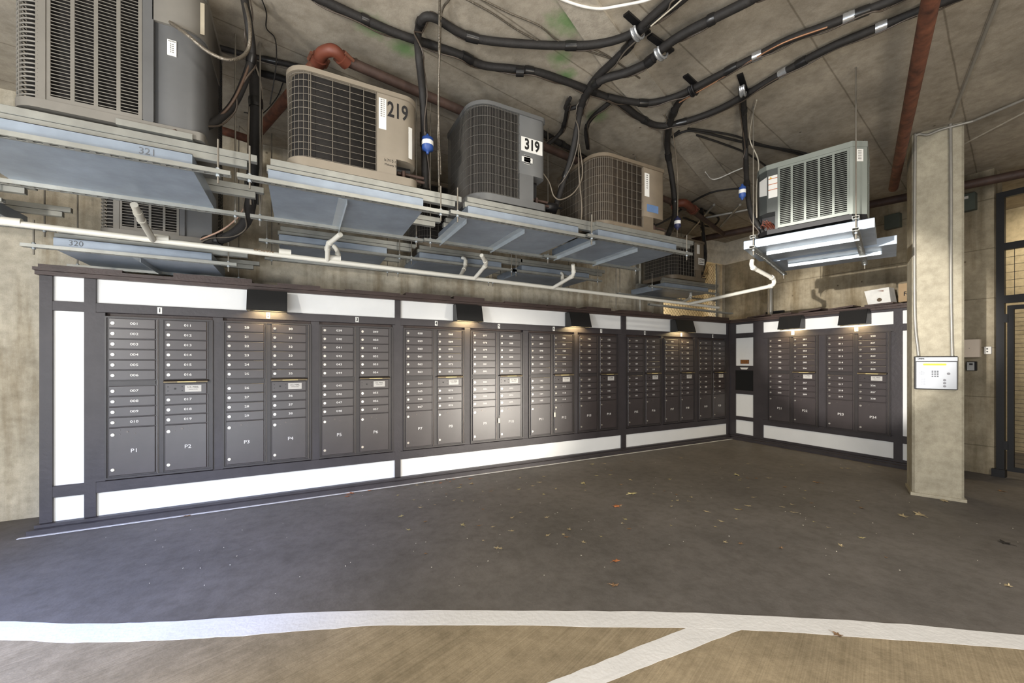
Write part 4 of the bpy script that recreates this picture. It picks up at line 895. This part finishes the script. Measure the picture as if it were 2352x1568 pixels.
xa, za = colx(2099, 816); xb, zb_ = colx(2197, 893); za2 = colx(2150, 818)[1]; zb2 = colx(2150, 894)[1]
EW = xb-xa; EH = za2-zb2
t = thing('entry_phone', 'stainless entry phone panel with green display on the column', 'intercom', tuple(cl(xa, 0, zb2)), CR)
MB().box(0, EW, -0.05, 0, 0, EH, bev=0.004).build('housing', M_BLACKM, t)
MB().box(0.012, EW-0.008, -0.058, -0.05, 0.008, EH*0.83, bev=0.002).build('face_plate', M_STEEL, t)
hd = MB().box(0.006, EW-0.004, -0.066, -0.05, EH*0.85, EH-0.008, bev=0.003).build('header', M_STEEL, t)
m = MB(); m.cyl((EW*0.47, -0.066, EH*0.92), (EW*0.47, -0.071, EH*0.92), 0.011, 14); m.build('lock', M_LOCK, t)
lettering('LINEAR', 0.014, M_INK, t, (EW*0.15, -0.067, EH*0.925), 'maker_badge', 1.0, 0.001)
MB().prism([(x, y) for x, y in rrect(EW*0.2, EW*0.74, 0, EH*0.055, (0.006,)*4)], 0, 0.003, M=Matrix.Translation((0, -0.058, EH*0.725)) @ Matrix.Rotation(math.pi/2, 4, 'X')).build('display', M_LCD, t)
m = MB()
for i in range(3):
    for j in range(4): m.box(EW*0.40+i*0.018, EW*0.40+i*0.018+0.012, -0.060, -0.058, EH*0.38+j*0.017, EH*0.38+j*0.017+0.011)
m.build('keypad', mat('dark_keys', (70, 72, 76), 0.5), t)
m = MB()
for i in range(7):
    for j in range(7):
        if (i-3)**2+(j-3)**2 < 11: m.cyl((EW*0.17+(i-3)*0.006, -0.058, EH*0.49+(j-3)*0.006), (EW*0.17+(i-3)*0.006, -0.0586, EH*0.49+(j-3)*0.006), 0.0015, 5)
m.build('speaker_holes', M_INK, t)
for (x, z, r_) in ((0.79, 0.48, 0.012), (0.70, 0.29, 0.011), (0.70, 0.20, 0.011), (0.70, 0.11, 0.011)):
    m = MB(); m.cyl((EW*x, -0.058, EH*z), (EW*x, -0.061, EH*z), r_, 14); m.build('button', mat('grey_button', (100, 100, 104), 0.4, 0.4), t)
for k in range(7): lettering('IIII III IIIII II', 0.006, mat('grey_print', (110, 112, 120), 0.6), t, (EW*0.21, -0.0586, EH*(0.34-0.032*k)), 'instructions', 1.2)
# conduits on the column
KG = 'grey conduits on the column'
x1, z1 = colx(2108, 812); x2, z2 = colx(2100, 700); x3, z3 = colx(2101, 350); x4, z4 = colx(2120, 295); x5, z5 = colx(2150, 280)
tag(MB().tube(smooth_path([cl(x1, -0.02, za2), cl(x1, -0.02, z1+0.02), cl(x2, -0.02, z2), cl(x3, -0.02, z3), cl(x3+0.015, -0.02, z4-0.06), cl(x4+0.03, -0.02, CEIL-0.05), cl(x5+0.04, -0.02, CEIL-0.03), cl(CWD+0.05, -0.03, CEIL-0.03)], 6), 0.0125, 10).build('conduit', M_CONDUIT), 'grey conduit bending over at the top left of the column', 'conduit', KG)
x1 = colx(2186, 812)[0]; x2 = colx(2183, 700)[0]; x3 = colx(2182, 300)[0]
tag(MB().tube(smooth_path([cl(x1, -0.02, za2), cl(x2, -0.02, 2.0), cl(x2, -0.02, 3.0), cl(x3, -0.02, CEIL)], 6), 0.0125, 10).build('conduit', M_CONDUIT), 'straight grey conduit on the right half of the column face', 'conduit', KG)
tag(MB().tube([cl(CWD+0.05, -0.03, CEIL-0.03), hz(2420, 200, CEIL-0.03)], 0.0125, 10).build('conduit', M_CONDUIT), 'grey conduit running along the ceiling right of the column', 'conduit', KG)
tag(MB().tube([hz(2188, 268, CEIL-0.015), hz(2296, -10, CEIL-0.015)], 0.012, 8).build('conduit', M_CONDUIT), 'pale conduit running up the ceiling from the top of the column', 'conduit', KG)

# ------------------------------------------------------------------ things on the side wall and the gate
def side(px, py): p = hu(px, py, UC); return p.y, p.z
def wallbox(name, pxa, pya, pxb, pyb, d, m, label, cat):
    ya, z1 = side(pxa, pya); yb, z0 = side(pxb, pyb)
    t = thing(name, label, cat, (UC, ya, z0), -math.pi/2); MB().box(0, ya-yb, -d, 0, 0, z1-z0, bev=0.004).build('case', m, t); return t, ya-yb, z1-z0
t, w_, h_ = wallbox('wall_box', 2217, 780, 2254, 820, 0.06, M_BEIGE, 'beige box on the concrete wall right of the column', 'box')
m = MB(); m.cyl((w_*0.36, -0.06, h_*0.5), (w_*0.36, -0.062, h_*0.5), 0.004, 8); m.build('screw', M_INK, t)
t, w_, h_ = wallbox('wall_sensor', 2263, 796, 2279, 813, 0.04, mat('white_plastic', (218, 214, 206), 0.5), 'small white two hole box right of the beige box', 'box')
m = MB()
for k in (0.33, 0.7): m.cyl((w_*0.45, -0.04, h_*k), (w_*0.45, -0.042, h_*k), 0.008, 10)
m.build('hole', M_INK, t)
t, w_, h_ = wallbox('card_reader', 2222, 830, 2245, 851, 0.035, M_BLACKM, 'grey card reader below the beige box', 'card reader')
MB().box(0.006, w_*0.8, -0.04, -0.035, 0.004, h_-0.008, bev=0.002).build('cover', mat('reader_grey', (168, 168, 166), 0.5), t); m = MB(); m.box(w_*0.3, w_*0.65, -0.041, -0.04, h_*0.62, h_*0.8); m.build('badge', M_INK, t)
t, w_, h_ = wallbox('junction_box', 2207, 452, 2245, 482, 0.08, mat('green_grey_box', (72, 78, 70), 0.5), 'green grey junction box high on the wall right of the column', 'box')
MB().box(w_*0.25, w_*0.6, -0.081, -0.08, h_*0.7, h_*0.85).build('sticker', M_LABEL, t)
t, w_, h_ = wallbox('junction_box', 2037, 498, 2072, 522, 0.08, mat('green_grey_box', (72, 78, 70), 0.5), 'green grey junction box high on the wall left of the column', 'box')
# gate in the side wall
g = thing('wire_gate', 'black steel framed gate with wire mesh at the right edge', 'gate', (UC, 1.60, 0), -math.pi/2)
m = MB(); m.box(0.02, 0.085, -0.03, 0.03, FZ, 3.35); m.build('post', M_BLACKM, g)
for z0, z1, nm in ((2.03, 2.12, 'header_rail'), (2.66, 2.74, 'transom_rail'), (3.28, 3.35, 'top_rail')):
    m = MB(); m.box(0.085, 1.25, -0.03, 0.03, z0, z1); m.build(nm, M_BLACKM, g)
m = MB(); m.box(0.105, 0.155, -0.02, 0.02, 0.05, 2.0); m.box(1.10, 1.15, -0.02, 0.02, 0.05, 2.0); m.box(0.155, 1.10, -0.02, 0.02, 1.95, 2.0); m.box(0.155, 1.10, -0.02, 0.02, 0.05, 0.10); leaf = m.build('gate_leaf', M_BLACKM, g)
m = MB(); z = 0.10
while z < 1.95: m.box(0.155, 1.10, -0.002, 0.002, z, z+0.004); z += 0.05
x = 0.155+0.12
while x < 1.1: m.box(x, x+0.004, -0.002, 0.002, 0.1, 1.95); x += 0.15
m.build('wire_mesh', M_BLACKM, leaf)
m = MB(); z = 2.12
while z < 2.66: m.box(0.085, 1.25, -0.002, 0.002, z, z+0.004); z += 0.09
x = 0.085+0.07
while x < 1.25: m.box(x, x+0.004, -0.002, 0.002, 2.12, 2.66); x += 0.12
m.build('transom_mesh', M_BLACKM, g)
for z in (0.30, 1.80): MB().box(0.08, 0.115, -0.045, -0.02, z, z+0.1).build('hinge', M_BLACKM, g)
MB().box(-0.01, 0.095, -0.06, 0.03, FZ, 0.06).build('post_foot', M_BLACKM, g)

# chain link in the opening of the back wall
g = thing('chain_link_fence', 'chain link mesh filling the opening above the mailboxes by the corner', 'fence', (5.70, VA+0.12, 1.6), 0)
m = MB(); s = 0.075; Wd, Hd = 1.62, 1.68
nx = int(Wd/s); nz = int(Hd/s)
for i in range(nx+1):
    path = [(min(Wd, max(0, i*s+(s/2 if k % 2 else 0))), 0.003*(1 if k % 2 else -1), k*s/2*1.0) for k in range(int(Hd/(s/2))+1)]
    m.tube(path, 0.0028, 4, False)
    path = [(min(Wd, max(0, i*s-(s/2 if k % 2 else 0))), -0.003*(1 if k % 2 else -1), k*s/2) for k in range(int(Hd/(s/2))+1)]
    m.tube(path, 0.0028, 4, False)
m.build('mesh', mat('dull_wire', (86, 74, 58), 0.5, 0.4), g)
for a, b in (((0.02, 0, 0), (0.02, 0, 1.68)), ((1.60, 0, 0), (1.60, 0, 1.68)), ((0, 0, 0.95), (1.62, 0, 0.95))):
    MB().cyl(a, b, 0.018, 8).build('frame_tube', M_STRUT, g)

# stand pipe and clips on the short wall above the mailboxes, cartons on top
p = hu(1771, 700, UC-0.05)
t = thing('stand_pipe', 'steel pipe standing against the wall above lockers P21', 'pipe', (UC-0.06, p.y, 2.09), -math.pi/2)
MB().cyl((0, 0, 0), (0, 0, 0.55), 0.035, 14).build('pipe', M_CONDUIT, t); MB().cyl((-0.055, 0.02, 0), (-0.055, 0.02, 0.55), 0.01, 8).build('thin_pipe', M_CONDUIT, t)
MB().box(-0.10, 0.20, 0.02, 0.06, 0.10, 0.14).build('clip', M_BLACKM, t)
p = hu(2022, 700, 7.05)
t = thing('carton', 'white folded carton with a round hole on top of the short wall', 'carton', (7.0, p.y, 2.125), -math.pi/2)
m = MB(); m.add([(-0.16, 0, 0.20), (0.10, 0.02, 0.22), (0.14, -0.03, 0.0), (-0.10, -0.04, 0.0), (-0.16, 0.16, 0.20), (0.10, 0.18, 0.22), (0.14, 0.16, 0.0), (-0.10, 0.15, 0.0)],
    [(3, 2, 1, 0), (4, 5, 6, 7), (0, 1, 5, 4), (1, 2, 6, 5), (2, 3, 7, 6), (3, 0, 4, 7)]); m.build('body', mat('white_card', (222, 220, 214), 0.7), t)
m = MB(); m.cyl((0.02, -0.034, 0.055), (0.02, -0.037, 0.055), 0.026, 16); m.build('hole', mat('hole_brown', (90, 76, 58), 0.8), t)
MB().box(-0.03, 0.05, 0.005, 0.007, 0.165, 0.185).build('sticker', mat('brown_tape', (140, 110, 96), 0.6), t)
p2 = hu(2074, 690, 7.05)
t = thing('cardboard_box', 'brown cardboard box on the short wall beside the column', 'box', (7.0, p2.y+0.03, 2.125), -math.pi/2)
MB().box(0, 0.32, 0, 0.26, 0, 0.24, bev=0.003).build('body', M_CARD, t); lettering('FedEx', 0.075, M_INK, t, (0.13, -0.002, 0.1), 'lettering', 0.85, 0.002)

# ------------------------------------------------------------------ fallen leaves
def leaf_mesh(seed, size):
    rnd = random.Random(seed); n = 15; pts = []
    for k in range(n):
        a = 2*math.pi*k/n; rr = size*(0.55+0.45*(k % 3 == 0))*(0.75+0.4*rnd.random()); pts.append((rr*math.cos(a), rr*0.75*math.sin(a)))
    vs = [(0, 0, 0.006*size/0.04)]+[(x, y, 0.002+abs(x)*0.35*rnd.random()) for x, y in pts]
    m = MB(); m.add(vs, [(0, k+1, (k+1) % n+1) for k in range(n)]); m.tube([(size*0.5, 0, 0.004), (size*1.3, size*0.15, 0.006)], size*0.03, 4); return m
LC = [mat('leaf_tan', (166, 150, 116), 0.8, var=0.2), mat('leaf_yellow', (164, 152, 106), 0.8, var=0.2), mat('leaf_orange', (160, 98, 56), 0.8, var=0.25), mat('leaf_brown', (122, 94, 66), 0.8, var=0.25)]
named = [(1415, 1163, 2, 0.055, 'orange curled leaf in the middle of the asphalt'), (1413, 1289, 2, 0.036, 'orange brown leaf further forward in the middle of the asphalt'), (1411, 1344, 3, 0.034, 'brown leaf nearest the white line in the middle'),
         (1452, 1134, 1, 0.06, 'yellow leaf just behind the orange curled leaf'), (1340, 1110, 1, 0.055, 'yellow lobed leaf left of the middle, near the long wall'), (1876, 1108, 3, 0.05, 'brown leaf in front of the short wall'),
         (2073, 1185, 0, 0.05, 'tan leaf on the floor left of the column foot'), (2112, 1182, 0, 0.062, 'large tan leaf just in front of the column foot'), (2170, 1151, 0, 0.05, 'pale leaf touching the front of the column foot'),
         (1692, 1091, 1, 0.05, 'yellow leaf in front of the corner of the two walls'), (1925, 1460, 3, 0.03, 'brown leaf lying on the white line at the right'), (1063, 1206, 1, 0.035, 'yellow green leaf in the open asphalt left of the middle'),
         (808, 1133, 2, 0.04, 'orange leaf against the base of the long wall'), (430, 1185, 3, 0.035, 'brown leaf against the base board near the left end'), (2315, 1346, 0, 0.03, 'pale leaf near the right edge of the asphalt'),
         (1794, 1259, 3, 0.025, 'small brown leaf in the open asphalt at the right'), (1658, 1198, 0, 0.03, 'tan leaf in the asphalt between middle and column'), (2300, 1128, 3, 0.04, 'brown leaf on the dark floor right of the column'), (2307, 1247, 3, 0.05, 'dark brown leaf at the right edge of the asphalt')]
dk = mat('leaf_dark', (40, 36, 32), 0.8)
for i, (px, py, c, s, lb_) in enumerate(named):
    p = hz(px, py, FZ); mm = dk if 'dark brown' in lb_ else LC[c]
    zoff = 0.0025 if 'white line' in lb_ and py > 1400 else 0.0
    o = leaf_mesh(i+3, s).build('fallen_leaf', mm, None, (p.x, p.y, FZ+0.001+zoff), random.uniform(0, 6.28)); tag(o, lb_, 'leaf', 'fallen leaves')
rnd = random.Random(5); cnt = 0
LM = [[leaf_mesh(100+j, 0.015+0.005*j).mesh('fallen_leaf', LC[c]) for j in range(4)] for c in range(4)]
while cnt < 105:
    px = rnd.uniform(900, 2060); py = rnd.triangular(1040, 1290, 1085)
    p = hz(px, py, FZ)
    if p.y > 4.40 or p.x > 6.6: continue
    if abs(p.x-c_l.x) < 0.6 and abs(p.y-c_l.y) < 0.7: continue
    o = inst('fallen_leaf', rnd.choice(rnd.choice((LM[0], LM[0], LM[1], LM[3]))), None, (p.x, p.y, FZ+0.001), rnd.uniform(0, 6.28)); tag(o, 'small dry leaf scattered on the dark asphalt', 'leaf', 'small fallen leaves'); cnt += 1
for k in range(14):
    x = rnd.uniform(0.2, 1.9); o = inst('fallen_leaf', rnd.choice(LM[rnd.choice((0, 2, 3))]), None, (x, 4.50-rnd.random()*0.12, FZ+0.001), rnd.uniform(0, 6.28)); tag(o, 'small leaf gathered along the base of the long wall', 'leaf', 'leaves along the base board')
m = MB()
for k in range(150):
    px = rnd.uniform(150, 2340); py = rnd.triangular(1040, 1400, 1130); p = hz(px, py, FZ)
    if p.y > 4.48 or p.x > 6.7: continue
    s = rnd.uniform(0.0015, 0.004); a = rnd.uniform(0, 3); M = Matrix.Translation((p.x, p.y, FZ)) @ Matrix.Rotation(a, 4, 'Z'); m.box(-s, s, -s*0.6, s*0.6, 0, 0.002, M)
tag(m.build('leaf_litter', mat('pale_crumbs', (206, 200, 184), 0.8)), 'pale crumbs scattered over the asphalt', 'litter', None, 'stuff')
